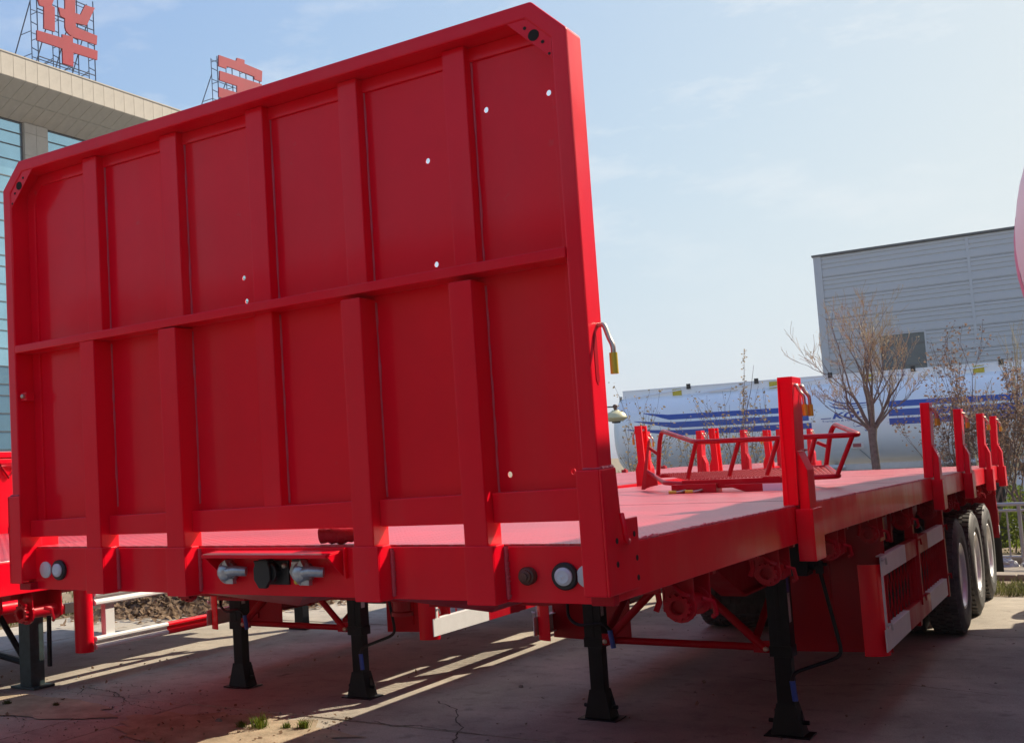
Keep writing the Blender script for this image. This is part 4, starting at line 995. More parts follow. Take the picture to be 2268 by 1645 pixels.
# ------------------------------------------------------------------ white tank trailer across the road
TA = (-9.0, 31.1); TTH = R_(8.6)
WT = thing('white_tank_trailer', 'long white tank trailer with blue stripes and lettering, parked across the road behind the trees', 'tank trailer', (TA[0], TA[1], 0), TTH)
RB, RZ, ZC = 1.20, 1.24, 2.43
def tank_y(z):   # near surface of the oval tank at height z (local y)
    t = max(-1, min(1, (z-ZC)/RZ)); return RB-RB*max(0, 1-abs(t)**2.4)**(1/2.4)
LT = 14.2
m = M(); n = 120; prof = []
def oval(s):
    P = []
    for j in range(n):
        a = 2*math.pi*j/n; c, t = math.cos(a), math.sin(a)
        e = 2/2.4
        P.append((RB-RB*s*math.copysign(abs(c)**e, c), ZC+RZ*s*math.copysign(abs(t)**e, t)))
    return P
stn = [(-0.32, 0.30), (-0.27, 0.55), (-0.18, 0.78), (-0.06, 0.92), (0.08, 0.985), (0.2, 1.0)]+[(0.2+i*(LT-0.4)/12, 1.0) for i in range(1, 13)]+[(LT-0.05, 0.985), (LT+0.1, 0.9), (LT+0.25, 0.6)]
vs = []; fs = []
for x, s in stn: vs += [(x, y, z) for y, z in oval(s)]
for i in range(len(stn)-1):
    for j in range(n):
        j2 = (j+1) % n; fs.append((i*n+j, i*n+j2, i*n+n+j2, i*n+n+j))
fs += [tuple(range(n)), tuple(range((len(stn)-1)*n, len(stn)*n))]
m.add(vs, fs); m.build('tank', TANKW, WT, smooth=40)
m = M(); m.box(0.08, 0.62, 3.55, LT, 0.70, 3.80); m.box(0.08, 0.60, 3.80, LT, 1.75, 3.83); m.box(0.08, 1.70, 3.55, LT, 1.78, 3.80)
tr = m.build('top_rail', TANKW, WT)
for k, x in enumerate((2.1, 4.07, 6.1, 8.25, 10.4, 12.5)):
    m = M(); m.box(x-0.06, 0.575, 3.74, x+0.06, 0.618, 3.90); m.build('rail_clip', PLASTIC, tr)
for k, x in enumerate((1.61, 4.42, 6.96, 9.72, 12.4)):
    q = M(); q.box(x, 0.600, 3.555, x+0.27, 0.612, 3.765)
    q.build('hazard_label', TYEL, WT)
m = M()
for x in (0.3, 2.3, 4.3, 6.4, 8.5, 10.6): m.tube([(x, 0.50, 3.58), (x+1.6, 0.60, 3.74)], 0.018, 5)
m.box(2.7, 0.56, 3.60, 3.5, 0.60, 3.63); m.build('top_fitting', TANKW, WT)
def skin(m, pts_top, pts_bot, off=0.006, nseg=5):
    # band on the tank side between two polylines of equal length [(x,z)]
    k = len(pts_top); vs = []
    for i in range(k):
        for s in range(nseg+1):
            f = s/nseg; x = pts_top[i][0]*(1-f)+pts_bot[i][0]*f; z = pts_top[i][1]*(1-f)+pts_bot[i][1]*f
            vs.append((x, tank_y(z)-off, z))
    fs = []
    for i in range(k-1):
        for s in range(nseg):
            a = i*(nseg+1)+s; fs.append((a, a+1, a+nseg+2, a+nseg+1))
    m.add(vs, fs)
ends = 5.46
for zt, zb, xl, xk in ((2.97, 2.81, 0.75, 1.5), (2.73, 2.55, 0.48, 1.6), (2.48, 2.31, 0.25, 1.75)):
    m = M(); lift = 0.10
    skin(m, [(xl, zt+lift), (xk, zt), (ends+(0.06 if zt < 2.6 else 0), zt-0.03)], [(xl+0.02, zt+lift-0.02), (xk+.04, zb), (ends+(0.06 if zt < 2.6 else 0), zb-0.03)])
    skin(m, [(7.53, zt-0.04), (LT-0.3, zt-0.09)], [(7.53, zb-0.04-.01), (LT-0.3, zb-0.09)])
    m.build('blue_stripe', TBLUE, WT)
def text_mesh(body, size, shear=0.0, bold=0.0):
    cu = bpy.data.curves.new('t', 'FONT'); cu.body = body; cu.size = size; cu.shear = shear; cu.offset = bold; cu.resolution_u = 3
    o = bpy.data.objects.new('t', cu); col.objects.link(o)
    bpy.context.view_layer.update()
    me = bpy.data.meshes.new_from_object(o.evaluated_get(bpy.context.evaluated_depsgraph_get()))
    v = [(p.co.x, p.co.y) for p in me.vertices]; f = [tuple(p.vertices) for p in me.polygons]
    bpy.data.objects.remove(o); bpy.data.curves.remove(cu); bpy.data.meshes.remove(me)
    return v, f
def paint_text(name, body, x, z, size, mt, shear=0.0, width=None, bold=0.0, flat=None):
    v, f = text_mesh(body, size, shear, bold)
    w = max(p[0] for p in v); sx = (width/w) if width else 1.0
    m = M(); m.add([(x+px*sx, (flat if flat else tank_y(z+pz)-0.012), z+pz) for px, pz in v], f)
    return m.build(name, mt, WT)
paint_text('lettering', 'KGL', 6.07, 2.525, 0.245, TBLUE, 0.25, 0.80, 0.008)
paint_text('small_lettering', 'Transport & Hydrocarbon', 5.80, 2.44, 0.075, TTEXT, 0, 1.22)
paint_text('small_lettering', 'SINOTRUK', 7.45, 3.64, 0.10, TTEXT, 0, 0.62, flat=0.612)
m = M(); skin(m, [(5.78, 2.552), (6.05, 2.552)], [(5.78, 2.528), (6.05, 2.528)], nseg=1)
def arc(p0, p1, p2, w):
    P = []; Q = []
    for i in range(15):
        t = i/14; x = p0[0]*(1-t)**2+2*p1[0]*t*(1-t)+p2[0]*t*t; z = p0[1]*(1-t)**2+2*p1[1]*t*(1-t)+p2[1]*t*t
        ww = w*math.sin(math.pi*min(1, max(0.02, t)))**0.7+0.004; P.append((x, z+ww/2)); Q.append((x, z-ww/2))
    skin(m, P, Q, nseg=1)
arc((6.02, 2.93), (6.2, 2.74), (7.0, 2.80), 0.045); arc((5.97, 3.18), (6.3, 2.83), (7.2, 2.95), 0.045)
arc((5.99, 3.05), (6.25, 2.79), (7.1, 2.87), 0.03)
for (a, b, c, w) in (((6.68, 2.45), (6.55, 2.28), (6.66, 2.26), .02), ((6.66, 2.26), (6.78, 2.30), (6.90, 2.28), .02), ((6.90, 2.28), (7.0, 2.32), (6.98, 2.46), .02), ((6.92, 2.26), (6.82, 2.08), (7.06, 2.16), .022), ((7.1, 2.42), (7.2, 2.6), (7.0, 2.62), .018)): arc(a, b, c, w)
m.build('emblem', TTEXT, WT)
for x in (6.66, 9.45, 12.2):
    b = M().box(x-0.16, tank_y(1.72)-0.05, 1.64, x+0.17, tank_y(1.72)+0.05, 1.82).build('lamp_bracket', SILV, WT)
    M().box(x-0.11, tank_y(1.72)-0.07, 1.68, x+0.10, tank_y(1.72)-0.052, 1.78).build('side_lamp', REDL, b)
    m = M(); m.tube([(x+0.05, tank_y(1.6), 1.62), (x+0.45, 0.45, 1.15)], 0.015, 5); m.build('hose', CAST, b)
m = M(); m.box(-0.1, 0.35, 1.03, LT, 0.45, 1.20); m.box(-0.1, 1.95, 1.03, LT, 2.05, 1.20)
for x in (0.3, 3, 6, 9, 12, 14): m.box(x, 0.452, 1.05, x+0.1, 1.948, 1.18)
m.build('chassis', SILV, WT)
for (xa, xb) in ((0.1, 1.5), (4.6, 6.3), (8.3, 10.2)): M().tube([(xa, 0.22, 1.13), (xb, 0.22, 1.13)], 0.085, 10).build('side_pipe', SILV, WT, smooth=50)
for x in (0.9,):
    for y in (0.5, 1.9): M().box(x-0.06, y-0.06, 0.0, x+0.06, y+0.06, 1.03).build('landing_leg', BLACK, WT)
for x in (9.2, 10.5, 11.8):
    for s in (-1, 1):
        o = link('tyre', TYRE['tyre'], WT, 0, (x, 1.2+s*0.95, 0.5275)); o.rotation_euler = (0, random.uniform(0, 6), R_(-90) if s < 0 else R_(90)); link('rim', TYRE['rim'], o)
        o.rotation_euler = (0, 0, R_(-90) if s < 0 else R_(90))
m = M(); m.tube([(0.0, 0.7, 3.66), (-0.02, 0.7, 3.45), (0.15, 0.7, 3.33)], 0.05, 5); m.build('nose_fitting', CAST, WT)
# cream mushroom-shaped lamp beside the tank nose
LP = thing('yard_lamp', 'pale cream mushroom-shaped lamp seen just right of the headboard edge', 'lamp', (-8.50, 29.6, 0))
oz = 0
m = M(); m.lathe([(0.0, 3.16), (0.10, 3.155), (0.13, 3.12), (0.22, 3.09), (0.30, 3.02), (0.335, 2.95), (0.34, 2.93), (0.325, 2.90), (0.20, 2.82), (0.0, 2.82)], (0, 0, 0), 'z', 28); hd = m.build('lamp_head', CREAM, LP, smooth=35)
M().lathe([(0.13, 2.82), (0.12, 2.77), (0.0, 2.76)], (0, 0, 0), 'z', 16).build('lamp_glass', PLASTIC, hd, smooth=40)
M().lathe([(0.045, 3.155), (0.05, 3.22), (0.07, 3.23), (0.07, 3.30), (0.04, 3.33), (0.0, 3.33)], (0, 0, 0), 'z', 14).build('lamp_cap', BROWN, hd, smooth=40)
M().tube([(0, 0, 3.26), (-0.55, 0, 3.28), (-0.72, 0, 3.1), (-0.72, 0, 0)], 0.022, 8, fillet=.1).build('lamp_post', MULL, LP, smooth=60)

# ------------------------------------------------------------------ trees and shrubs
class Tree:
    def __init__(s, seed): s.r = random.Random(seed); s.wood = M(); s.twig = M(); s.tips = []
    def branch(s, p, d, ln, r, depth, maxd, up=0.25, spread=0.6, kids=(2, 3), curve=0.25, rmin=0.0022):
        n = 5 if depth < 2 else (4 if depth < maxd else 3); pts = [p]; q = Vector(p); d = Vector(d).normalized()
        for i in range(n):
            d = (d+Vector((s.r.uniform(-1, 1), s.r.uniform(-1, 1), s.r.uniform(-.6, 1)*0.9+up))*curve*0.5).normalized()
            q = q+d*ln/n; pts.append(Vector(q))
        r2 = max(rmin, r*0.55)
        tgt = s.wood if depth < maxd-1 else s.twig
        tgt.tube(pts, r, 6 if depth < 2 else (4 if depth < maxd-1 else 3), cap=False, r2=r2)
        if depth >= maxd: s.tips.append((Vector(q), d, pts)); return
        if depth >= maxd-1: s.tips.append((Vector(q), d, pts))
        k = s.r.randint(*kids)
        for j in range(k):
            f = s.r.uniform(0.35, 1.0) if j else 1.0
            i = min(n, max(1, int(round(f*n)))); bp = pts[i]
            ax = Vector((s.r.uniform(-1, 1), s.r.uniform(-1, 1), s.r.uniform(-.4, .7))).normalized()
            nd = (d+ax*spread*s.r.uniform(0.5, 1.1)+Vector((0, 0, up*0.4))).normalized()
            s.branch(bp, nd, ln*s.r.uniform(0.58, 0.86), max(rmin, r2*s.r.uniform(0.7, 0.95)), depth+1, maxd, up, spread, kids, curve, rmin)
def leaves(tips, r, per, size, spread, density=1.0):
    m = M()
    for (q, d, pts) in tips:
        if r.random() > density: continue
        for k in range(r.randint(*per)):
            b = r.choice(pts)+Vector((r.gauss(0, spread), r.gauss(0, spread), r.gauss(0, spread)))
            a = Vector((r.uniform(-1, 1), r.uniform(-1, 1), r.uniform(-1, .5))).normalized(); c = a.cross(Vector((r.uniform(-1, 1), r.uniform(-1, 1), r.uniform(-1, 1)))).normalized()
            sz = size*r.uniform(0.6, 1.3); n_ = a.cross(c)*sz*0.15
            m.add([b, b+a*sz*.5+c*sz*.32+n_, b+a*sz, b+a*sz*.5-c*sz*.32+n_], [(0, 1, 2), (0, 2, 3)])
    return m
def loc(m, o):
    m.v = [(x-o[0], y-o[1], z-o[2]) for x, y, z in m.v]; return m
def shift(p): return Vector(p)

# bare young tree
BT = thing('bare_tree', 'leafless young tree with pale trunk and spreading tan twigs, right of the railing basket', 'tree', (0.64, 15.8, 0.03))
t = Tree(11); tm = M(); tm.tube([(0, 0, -0.05), (-0.01, 0, 0.6), (0.015, 0, 1.3), (0.0, 0, 1.8), (0.01, 0, 1.98)], lambda f: 0.066-0.012*f+(0.012 if f > 0.9 else 0), 12)
tm.build('trunk', BARK, BT, smooth=60)
for k, (dx, dy, dzv, ln, r) in enumerate([(-0.62, 0.1, 0.75, 0.85, .030), (-0.35, -0.3, 1.0, 1.05, .033), (-0.08, 0.25, 1.0, 1.15, .034), (0.25, -0.2, 1.0, 1.0, .032), (0.62, 0.1, 0.8, 0.85, .030), (0.42, 0.4, 0.6, 0.7, .024), (-0.5, 0.45, 0.62, 0.7, .024), (0.05, -0.5, 0.85, 0.85, .026), (-0.75, -0.2, 0.5, 0.62, .02), (0.78, -0.25, 0.55, 0.62, .02), (-0.2, 0.0, 1.1, 1.1, .03)]):
    t.branch(Vector((0.01, 0, 1.88+0.02*(k % 5))), (dx, dy, dzv), ln*0.66, r, 0, 5, 0.16, 0.70, (2, 3), 0.26, 0.0026)
cb = tag(t.wood.build('branch', BARK, BT), kind='stuff')
tag(t.twig.build('twig', TWIG, BT), kind='stuff')
lv = leaves(t.tips, random.Random(2), (1, 2), 0.035, 0.02, 0.35); tag(lv.build('withered_leaf', TWIG, BT), kind='stuff')

def shrub(name, label, base, stems, maxd, seed, leafm, per, size, spread, density, wood=BARK, up=0.3, spr=0.55, group=None, kids=(2, 3), rmin=0.003):
    S = thing(name, label, 'shrub', base, 0, group)
    t = Tree(seed)
    for (d, ln, r) in stems: t.branch(Vector((random.uniform(-.05, .05), random.uniform(-.05, .05), -0.03)), d, ln*0.84, r, 0, maxd, up, spr, kids, 0.3, rmin)
    tag(t.wood.build('branch', wood, S), kind='stuff')
    if t.twig.v: tag(t.twig.build('twig', wood, S), kind='stuff')
    if leafm: tag(leaves(t.tips, random.Random(seed+1), per, size, spread, density).build('foliage', leafm, S), kind='stuff')
    return S
GB = 'shrubs growing in front of the white tanker'
shrub('sparse_shrub', 'thin bare-topped shrub with a few brown leaves, beside the cream lamp', (-4.55, 20, 0.03),
      [((-0.10, 0.05, 1), 1.35, .026), ((0.18, -0.1, 1), 1.45, .026), ((0.42, 0.1, 1), 1.25, .02), ((-0.30, 0.1, .9), 1.05, .017), ((0.0, .2, 1), 1.2, .02)], 3, 21, LEAFO, (4, 7), 0.065, 0.05, 0.9, group=GB)
shrub('leafy_bush', 'low bushy shrub with dull brown leaves at the tanker nose, left of the railing basket', (-4.55, 19.6, 0.03),
      [((-0.4, 0.0, 1), 0.75, .018), ((0.1, 0.0, 1), 0.85, .018), ((0.5, 0.1, .8), 0.7, .018), ((-.1, -.3, .8), .7, .016)], 3, 25, LEAFO, (6, 11), 0.08, 0.08, 1.0, group=GB)
shrub('sparse_shrub', 'tall shrub with one whip rising above the tanker top rail', (-2.62, 20, 0.03),
      [((0.0, 0.0, 1), 1.35, .03), ((0.35, 0.1, 1), 1.45, .028), ((-0.42, 0.0, 0.95), 1.25, .024), ((0.22, -0.2, 1), 1.2, .022), ((-0.15, .2, 1), 1.3, .022), ((.55, 0.1, .8), 1.0, .02)], 3, 33, LEAFO, (4, 8), 0.065, 0.06, 0.9, group=GB)
S = shrub('sparse_shrub', 'shrub with crossing diagonal stems in the gap between the upright stakes', (-3.3, 20.2, 0.03),
      [((-0.65, 0.0, 1), 1.1, .024), ((0.15, 0.1, 1), 1.0, .02), ((.6, -.1, .9), 1.0, .018)], 3, 41, LEAFO, (4, 8), 0.065, 0.06, 0.9, group=GB)
# whip shoot of the tall shrub: its own thin shrub stem
shrub('low_bush', 'low dense bush row under the white tanker behind the red stakes', (-2.6, 21.0, 0.03), [((x*0.35, 0.05*x, 0.55), 0.62, .014) for x in (-3, -2.2, -1.4, -.6, .2, 1, 1.8, 2.6)], 3, 47, LEAFO, (4, 7), 0.075, 0.10, 1.0, up=0.08, group=GB)
w_ = [o for o in bpy.data.objects if o.name.startswith('sparse_shrub') and 'whip' in o.get('label', '')][0]
m = M(); rr = random.Random(8)
for (x0, x1, zt) in ((0.30, 0.42, 3.72), (0.34, 0.58, 3.40)):
    m.tube([(0.15, 0, 1.7), (x0, 0, 2.4), (x0+(x1-x0)*.6, 0, (2.4+zt)/2), (x1, 0, zt)], 0.012, 5, r2=0.003)
m.build('whip_shoot', BARK, w_)
m = M()
for i in range(70):
    f = rr.random(); p = Vector((0.30+0.12*f+rr.gauss(0, .02), rr.gauss(0, .02), 2.35+1.35*f)); a = Vector((rr.uniform(-1, 1), rr.uniform(-1, 1), rr.uniform(-.2, 1))).normalized(); c = a.cross(Vector((0.3, 1, .2))).normalized(); s_ = .05
    m.add([p, p+a*s_*.5+c*s_*.3, p+a*s_, p+a*s_*.5-c*s_*.3], [(0, 1, 2, 3)])
tag(m.build('whip_leaf', LEAFO, w_), kind='stuff')
GR = 'red-brown shrubs behind the right-hand stakes'
shrub('red_leaf_tree', 'small tree full of withered red-brown leaves behind the right-hand stakes', (1.92, 16.2, 0.03),
      [((-0.32, 0, 1), 1.22, .035), ((0.02, 0.1, 1), 1.3, .038), ((0.30, -0.1, 1), 1.25, .032), ((-0.5, .1, .85), 1.05, .025), ((0.55, 0.1, .9), 1.05, .026), ((-.15, -.2, 1), 1.2, .028)], 4, 52, LEAFR, (9, 15), 0.046, 0.05, 0.9, group=GR, rmin=0.0026)
shrub('red_leaf_tree', 'small crooked-stemmed tree with red-brown leaves at the right edge beside the pink tank', (2.66, 16.4, 0.03),
      [((-0.30, 0, 1), 1.15, .030), ((0.12, 0.1, 1), 1.3, .036), ((0.45, -0.1, 1), 1.2, .030), ((-.5, .1, .7), 1.0, .024), ((0.2, .2, 1), 1.25, .028)], 4, 63, LEAFR, (9, 15), 0.046, 0.05, 0.9, group=GR, rmin=0.0026)
shrub('bare_tree', 'pale bare bushy tree rising behind the red-brown shrubs against the warehouse', (1.55, 24, 0.03),
      [((-0.25, 0, 1), 1.5, .03), ((0.05, 0.1, 1), 1.7, .03), ((0.28, -0.1, 1), 1.55, .03), ((.5, 0, 1), 1.4, .025)], 4, 71, None, None, 0, 0, 0, wood=TWIG, spr=0.4, rmin=0.004)
tag(bpy.data.objects['bare_tree.001'], cat='tree')

# hedge behind the railing: leafy mass
def hedge(name, label, x0, x1, y0, y1, z1, n, mt, seed, size=0.05, cat='hedge'):
    r = random.Random(seed); H = thing(name, label, cat, ((x0+x1)/2, (y0+y1)/2, 0.03))
    m = M()
    for i in range(n):
        x = r.uniform(x0, x1); y = r.uniform(y0, y1)
        bump_ = 0.10*math.sin(x*5.1+seed)+0.08*math.sin(x*11.3+y*3)
        z = (z1+bump_)*(1-abs(r.gauss(0, 0.35))); z = max(0.04, z)
        a = Vector((r.uniform(-1, 1), r.uniform(-1, .4), r.uniform(-.3, 1))).normalized(); c = a.cross(Vector((r.uniform(-1, 1), r.uniform(-1, 1), r.uniform(-1, 1)))).normalized(); s_ = size*r.uniform(.6, 1.3)
        p = Vector((x-(x0+x1)/2, y-(y0+y1)/2, z))
        m.add([p, p+a*s_*.5+c*s_*.35, p+a*s_, p+a*s_*.5-c*s_*.35], [(0, 1, 2, 3)])
    tag(m.build('foliage', mt, H), kind='stuff')
    st = M()
    for i in range(int((x1-x0)*5)):
        x = r.uniform(x0, x1)-(x0+x1)/2; y = r.uniform(y0, y1)-(y0+y1)/2
        st.tube([(x, y, -0.02), (x+r.uniform(-.1, .1), y+r.uniform(-.1, .1), z1*.7)], 0.012, 4, r2=0.005)
    tag(st.build('stem', BARK, H), kind='stuff')
hedge('clipped_hedge', 'bright green clipped hedge behind the metal railing at the right', 0.4, 5.2, 16.3, 17.3, 0.60, 15000, HEDGE, 3)
hedge('clipped_hedge', 'low green hedge further back beyond the railing, on the road side', -2.5, 5.5, 19.2, 20.6, 0.72, 12000, HEDGE, 9, 0.07)
bx = thing('utility_cabinet', 'dark cabinet standing beyond the railing behind the last stake', 'cabinet', (1.98, 17.9, 0.03))
m = M(); m.box(-0.16, -0.12, 0, 0.16, 0.12, 1.02); m.box(-0.22, -0.18, 0.5, 0.26, 0.18, 0.62)
m.build('cabinet_body', MULL, bx, bev=.01)
M().box(-0.13, -0.132, 0.66, 0.13, -0.121, 0.98).build('cabinet_door', PLASTIC, bx)

# metal railing
RL = thing('metal_railing', 'galvanised metal railing along the pavement behind the rear wheels', 'railing', (2.2, 15.0, 0.035))
m = M(); m.tube([(-9, 0, 0.815), (7, 0, 0.815)], 0.026, 10); m.build('top_rail', RAILM, RL, smooth=60)
m = M(); m.tube([(-9, 0, 0.73), (7, 0, 0.73)], 0.019, 8); m.build('upper_rail', RAILM, RL, smooth=60)
m = M(); m.tube([(-9, 0, 0.10), (7, 0, 0.10)], 0.020, 8); m.build('bottom_rail', RAILM, RL, smooth=60)
bm_ = M().tube([(0, 0, 0.115), (0, 0, 0.715)], 0.011, 8, cap=False).mesh('baluster', RAILM, 60)
pm_ = M().tube([(0, 0, -0.03), (0, 0, 0.80)], 0.024, 8).mesh('post', RAILM, 60)
for i in range(110):
    x = -9.0+0.145*i
    if i % 14 == 8: link('post', pm_, RL, 0, (x, 0, 0))
    else: link('baluster', bm_, RL, 0, (x, 0, 0))
m = M(); m.box(-9, 0.10, -0.02, 7, 0.30, 0.10); m.build('footing', PAVE, RL)

# plastic bag rubbish at the railing foot
def crumple(n_, label, cat, loc_, dims, mt, seed):
    r = random.Random(seed); bm = bmesh.new(); bmesh.ops.create_icosphere(bm, subdivisions=3, radius=1)
    for v in bm.verts:
        k = 0.75+0.35*r.random(); v.co = Vector((v.co.x*dims[0]*k, v.co.y*dims[1]*k, max(-0.02, v.co.z*dims[2]*k)))
    me = bpy.data.meshes.new(n_); bm.to_mesh(me); bm.free(); me.materials.append(mt)
    o = link(n_, me, None, 0, loc_); tag(o, label, cat); return o
crumple('plastic_bag', 'crumpled grey plastic bag on the pavement at the foot of the railing', 'bag', (2.28, 14.72, 0.04), (0.17, 0.10, 0.11), BAG, 4)
crumple('plastic_bag', 'smaller pale plastic scrap at the right edge below the railing', 'bag', (2.56, 14.75, 0.04), (0.10, 0.08, 0.08), BAG, 6)
crumple('plastic_sheet', 'pale blue plastic scrap lying on the dry leaf heap', 'plastic sheet', (-6.75, 9.05, 0.26), (0.26, 0.12, 0.05), RAG, 8)
crumple('stone', 'small broken brick lump on the concrete near the front left landing leg', 'stone', (-1.813, 3.287, 0.01), (0.032, 0.02, 0.024), PEBBLE, 12)
crumple('stone', 'single dark pebble on the open concrete between the landing legs', 'stone', (-0.319, 5.212, 0.008), (0.02, 0.018, 0.018), PEBBLE, 13)

# ------------------------------------------------------------------ stuff: grass, leaf litter, crumbs of dirt
def blades(name, pts, mt, seed, h=(0.06, 0.16), w=0.006, n=1, label=None, z=0.0):
    r = random.Random(seed); m = M()
    for (x, y) in pts:
        for k in range(n):
            a = r.uniform(0, 6.28); hh = r.uniform(*h); lean = r.uniform(.2, .9)*hh
            px, py = x+r.gauss(0, .02), y+r.gauss(0, .02); dx, dy = math.cos(a), math.sin(a)
            m.add([(px-dy*w, py+dx*w, z), (px+dy*w, py-dx*w, z), (px+dx*lean*.4-dy*w*.6, py+dy*lean*.4+dx*w*.6, z+hh*.7), (px+dx*lean*.4+dy*w*.6, py+dy*lean*.4-dx*w*.6, z+hh*.7), (px+dx*lean, py+dy*lean, z+hh)], [(0, 1, 3, 2), (2, 3, 4)])
    return m
r = random.Random(77)
pts = [(r.uniform(-26, -8.2), r.uniform(2, 13.2)) for _ in range(4200)]
pts += [(r.uniform(-8.6, -8.1), r.uniform(2, 11.6)) for _ in range(900)]
tag(blades('verge_grass', pts, GRASS, 1, (0.05, 0.17), 0.007, 3, z=0.01).build('verge_grass', GRASS), kind='stuff')
pts = [(r.uniform(-8, 10), 11.75+abs(r.gauss(0, .35))) for _ in range(1500)]+[(r.uniform(1.5, 3.0), r.uniform(11.7, 12.9)) for _ in range(500)]
tag(blades('kerb_grass', pts, GRASS, 2, (0.03, 0.12), 0.005, 3).build('kerb_grass', GRASS), kind='stuff')
pts = [(r.uniform(-9, 9), r.uniform(17.5, 21.3)) for _ in range(5000)]
tag(blades('lawn', pts, HEDGE, 3, (0.05, 0.15), 0.008, 3, z=0.03).build('lawn', HEDGE), kind='stuff')
def tuft(x, y, n, h, label, seed, mt=None):
    rr = random.Random(seed); m = M()
    for i in range(n):
        a = rr.uniform(0, 6.28); hh = rr.uniform(.4, 1)*h; ln = hh*rr.uniform(.3, 1.2); w = 0.0035; dx, dy = math.cos(a), math.sin(a); px, py = rr.gauss(0, h*.25), rr.gauss(0, h*.25)
        m.add([(px-dy*w, py+dx*w, 0), (px+dy*w, py-dx*w, 0), (px+dx*ln*.45-dy*w*.7, py+dy*ln*.45+dx*w*.7, hh*.75), (px+dx*ln*.45+dy*w*.7, py+dy*ln*.45-dx*w*.7, hh*.75), (px+dx*ln, py+dy*ln, hh)], [(0, 1, 3, 2), (2, 3, 4)])
    o = m.build('grass_tuft', mt or HEDGE); o.location = (x, y, 0.0); tag(o, label, 'grass tuft', 'weeds growing from the concrete joints')
tuft(-1.40, 3.25, 120, 0.115, 'spiky bright green grass tuft in the sunlit patch at the bottom', 1)
tuft(-1.53, 3.21, 80, 0.065, 'small low weed just left of the spiky grass tuft', 2)
tuft(-1.11, 3.38, 140, 0.075, 'flat green weed right of the spiky tuft at the shadow edge', 3)
tuft(-1.22, 3.33, 80, 0.05, 'tiny weed between the spiky tuft and the flat weed', 4)
tuft(-3.93, 3.08, 120, 0.05, 'dull dark weed patch in shade at the lower left edge', 5, GRASS)
tuft(-3.48, 3.21, 110, 0.04, 'faint weed patch in shade right of the lower left one', 6, GRASS)
# dry leaf heap and scattered dry leaves
def litter(name, gen, n, size, seed):
    rr = random.Random(seed); m = M()
    for i in range(n):
        x, y, z = gen(rr); a = Vector((rr.uniform(-1, 1), rr.uniform(-1, 1), rr.uniform(-.5, .8))).normalized(); c = a.cross(Vector((rr.uniform(-.5, .5), rr.uniform(-.5, .5), 1))).normalized(); s_ = size*rr.uniform(.5, 1.4); nn = a.cross(c)*s_*rr.uniform(-.3, .3); p = Vector((x, y, z))
        m.add([p, p+a*s_*.5+c*s_*.4+nn, p+a*s_, p+a*s_*.5-c*s_*.4+nn], [(0, 1, 2), (0, 2, 3)])
    return tag(m.build(name, LITTER), kind='stuff')
def heap(rr):
    t = rr.random(); cx = -7.5+1.9*t; cy = 8.35+1.5*t; u, v = rr.gauss(0, .38), rr.gauss(0, .55)
    return cx+u, cy+v, max(0.015, 0.26*math.exp(-(u*u+v*v)/.35)*rr.uniform(.5, 1.05))
litter('leaf_heap', heap, 9000, 0.10, 1)
def scat(rr):
    q = rr.random()
    if q < .35: return rr.uniform(-2.2, -0.9), rr.uniform(2.6, 3.8), 0.008
    if q < .6: return rr.uniform(-5.5, -2.5), rr.uniform(2.2, 6.0), 0.008
    return rr.uniform(-3, 4), rr.uniform(3, 11), 0.008
litter('scattered_leaves', scat, 330, 0.032, 2)
def crumbs():
    rr = random.Random(9); m = M()
    for i in range(1500):
        q = rr.random()
        if q < .5: x, y = rr.uniform(-2.2, -0.8), 3.1+rr.gauss(0, .3)
        elif q < .7: x, y = rr.uniform(-4.5, -2.5), rr.uniform(2.3, 4.2)
        else: x, y = rr.uniform(-2, 3.4), rr.uniform(3, 10)
        s_ = rr.uniform(.003, .013)*(1 if rr.random() < .93 else 1.6); a = rr.uniform(0, 3)
        vs = [(x+s_*math.cos(a+k*2.1)*rr.uniform(.6, 1.2), y+s_*math.sin(a+k*2.1)*rr.uniform(.6, 1.2), 0.0) for k in range(3)]+[(x, y, s_*rr.uniform(.5, 1))]
        m.add(vs, [(0, 1, 3), (1, 2, 3), (2, 0, 3)])
    tag(m.build('grit', PEBBLE), kind='stuff')
crumbs()
# thin drift of blown soil over the sunlit corner of the slabs
def drift(x0, x1, y0, y1, n, seed, z=0.0045):
    rr = random.Random(seed); P = []
    cx, cy = (x0+x1)/2, (y0+y1)/2
    ring_ = [(cx+(x1-x0)/2*math.cos(2*math.pi*k/n)*rr.uniform(.75, 1.1), cy+(y1-y0)/2*math.sin(2*math.pi*k/n)*rr.uniform(.75, 1.1), z) for k in range(n)]
    m = M(); m.add(ring_+[(cx, cy, z+0.012)], [(k, (k+1) % n, n) for k in range(n)]); return m
m = drift(-2.6, -0.5, 2.5, 3.65, 40, 4); d2 = drift(-4.9, -2.7, 2.75, 3.5, 34, 6)
m.add(d2.v, d2.f); tag(m.build('soil_drift', DUST), kind='stuff')

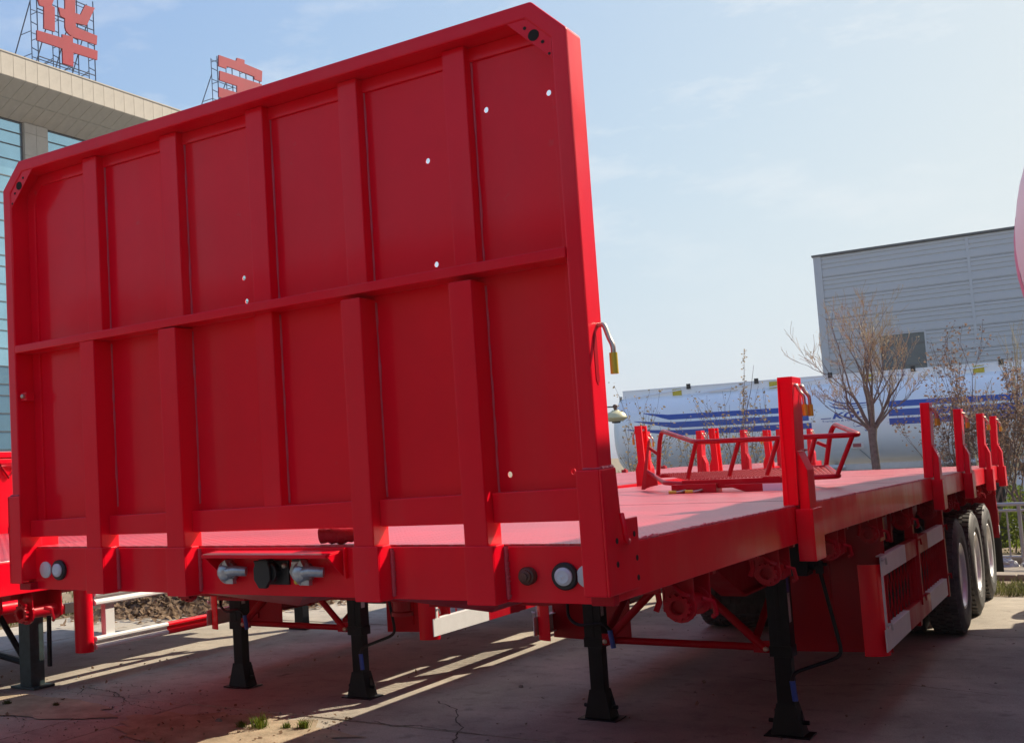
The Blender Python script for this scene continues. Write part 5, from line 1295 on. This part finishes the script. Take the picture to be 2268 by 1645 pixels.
# ------------------------------------------------------------------ unseen dark building and trailer, added for gloss reflections and for shade
def high_sided(label, loc_, rz):
    HS = thing('added_shade_trailer', label, 'trailer', loc_, rz)
    m = M(); m.box(-9.0, -2.5, 1.05, 9.0, 0.0, 3.75); m.build('body', HSP, HS, bev=.01)
    for i in range(19): M().box(-8.95+i*0.98, 0.002, 1.1, -8.85+i*0.98, 0.09, 3.61).build('side_post', HSP, HS)
    M().box(-9.0, 0.002, 3.62, 9.0, 0.10, 3.78).build('top_rail', HSP, HS)
    m = M(); m.box(-8.8, -1.8, 0.7, 8.8, -1.6, 1.049); m.box(-8.8, -0.9, 0.7, 8.8, -0.7, 1.049); m.build('chassis', BLACK, HS)
    for x in (4.6, 5.9, 7.2):
        for sy in (1, -1):
            o = link('tyre', TYRE['tyre'], HS, 0, (x, -1.25+sy*1.05, 0.5275)); o.rotation_euler = (0, 0, R_(90) if sy > 0 else R_(-90)); link('rim', TYRE['rim'], o)
    for y in (-0.5, -2.0): M().box(-5.07, y-0.07, 0, -4.93, y+0.07, 1.049).build('landing_leg', BLACK, HS)
WKS = thing('added_reflection_block', 'unseen dark building added opposite the headboard for its gloss paint to mirror', 'building', (0, -13.0, 0))  # added out of view so the headboard gloss mirrors something dark
M().box(-14, -9, 0, 14, 0, 5.3).build('wall', HSP, WKS)
M().box(-14.3, -9.3, 5.302, 14.3, 0.35, 5.5).build('roof', MULL, WKS)
for i in range(5): M().box(-12.4+i*5.4, 0.002, 0.0, -9.2+i*5.4, 0.06, 3.8).build('roller_door', HSP, WKS)
high_sided('unseen dark high-sided trailer added beyond the red tank trailer for shade', (6.3, 5.0, 0), R_(90))  # added out of view to shade the ground and darken the right side
# ------------------------------------------------------------------ thin haze
hz = M().box(-160, -70, -1.1, 160, 150, 34).build('haze', None); tag(hz, kind='stuff')
hm = bpy.data.materials.new('haze_air'); hm.use_nodes = True; hn = hm.node_tree.nodes; hl = hm.node_tree.links
hn.remove(hn['Principled BSDF']); pv_ = hn.new('ShaderNodeVolumePrincipled'); pv_.inputs['Color'].default_value = (1.0, 0.98, 0.96, 1); pv_.inputs['Density'].default_value = 0.0006; pv_.inputs['Anisotropy'].default_value = 0.2
hl.new(pv_.outputs[0], hn['Material Output'].inputs['Volume']); hz.data.materials.append(hm)
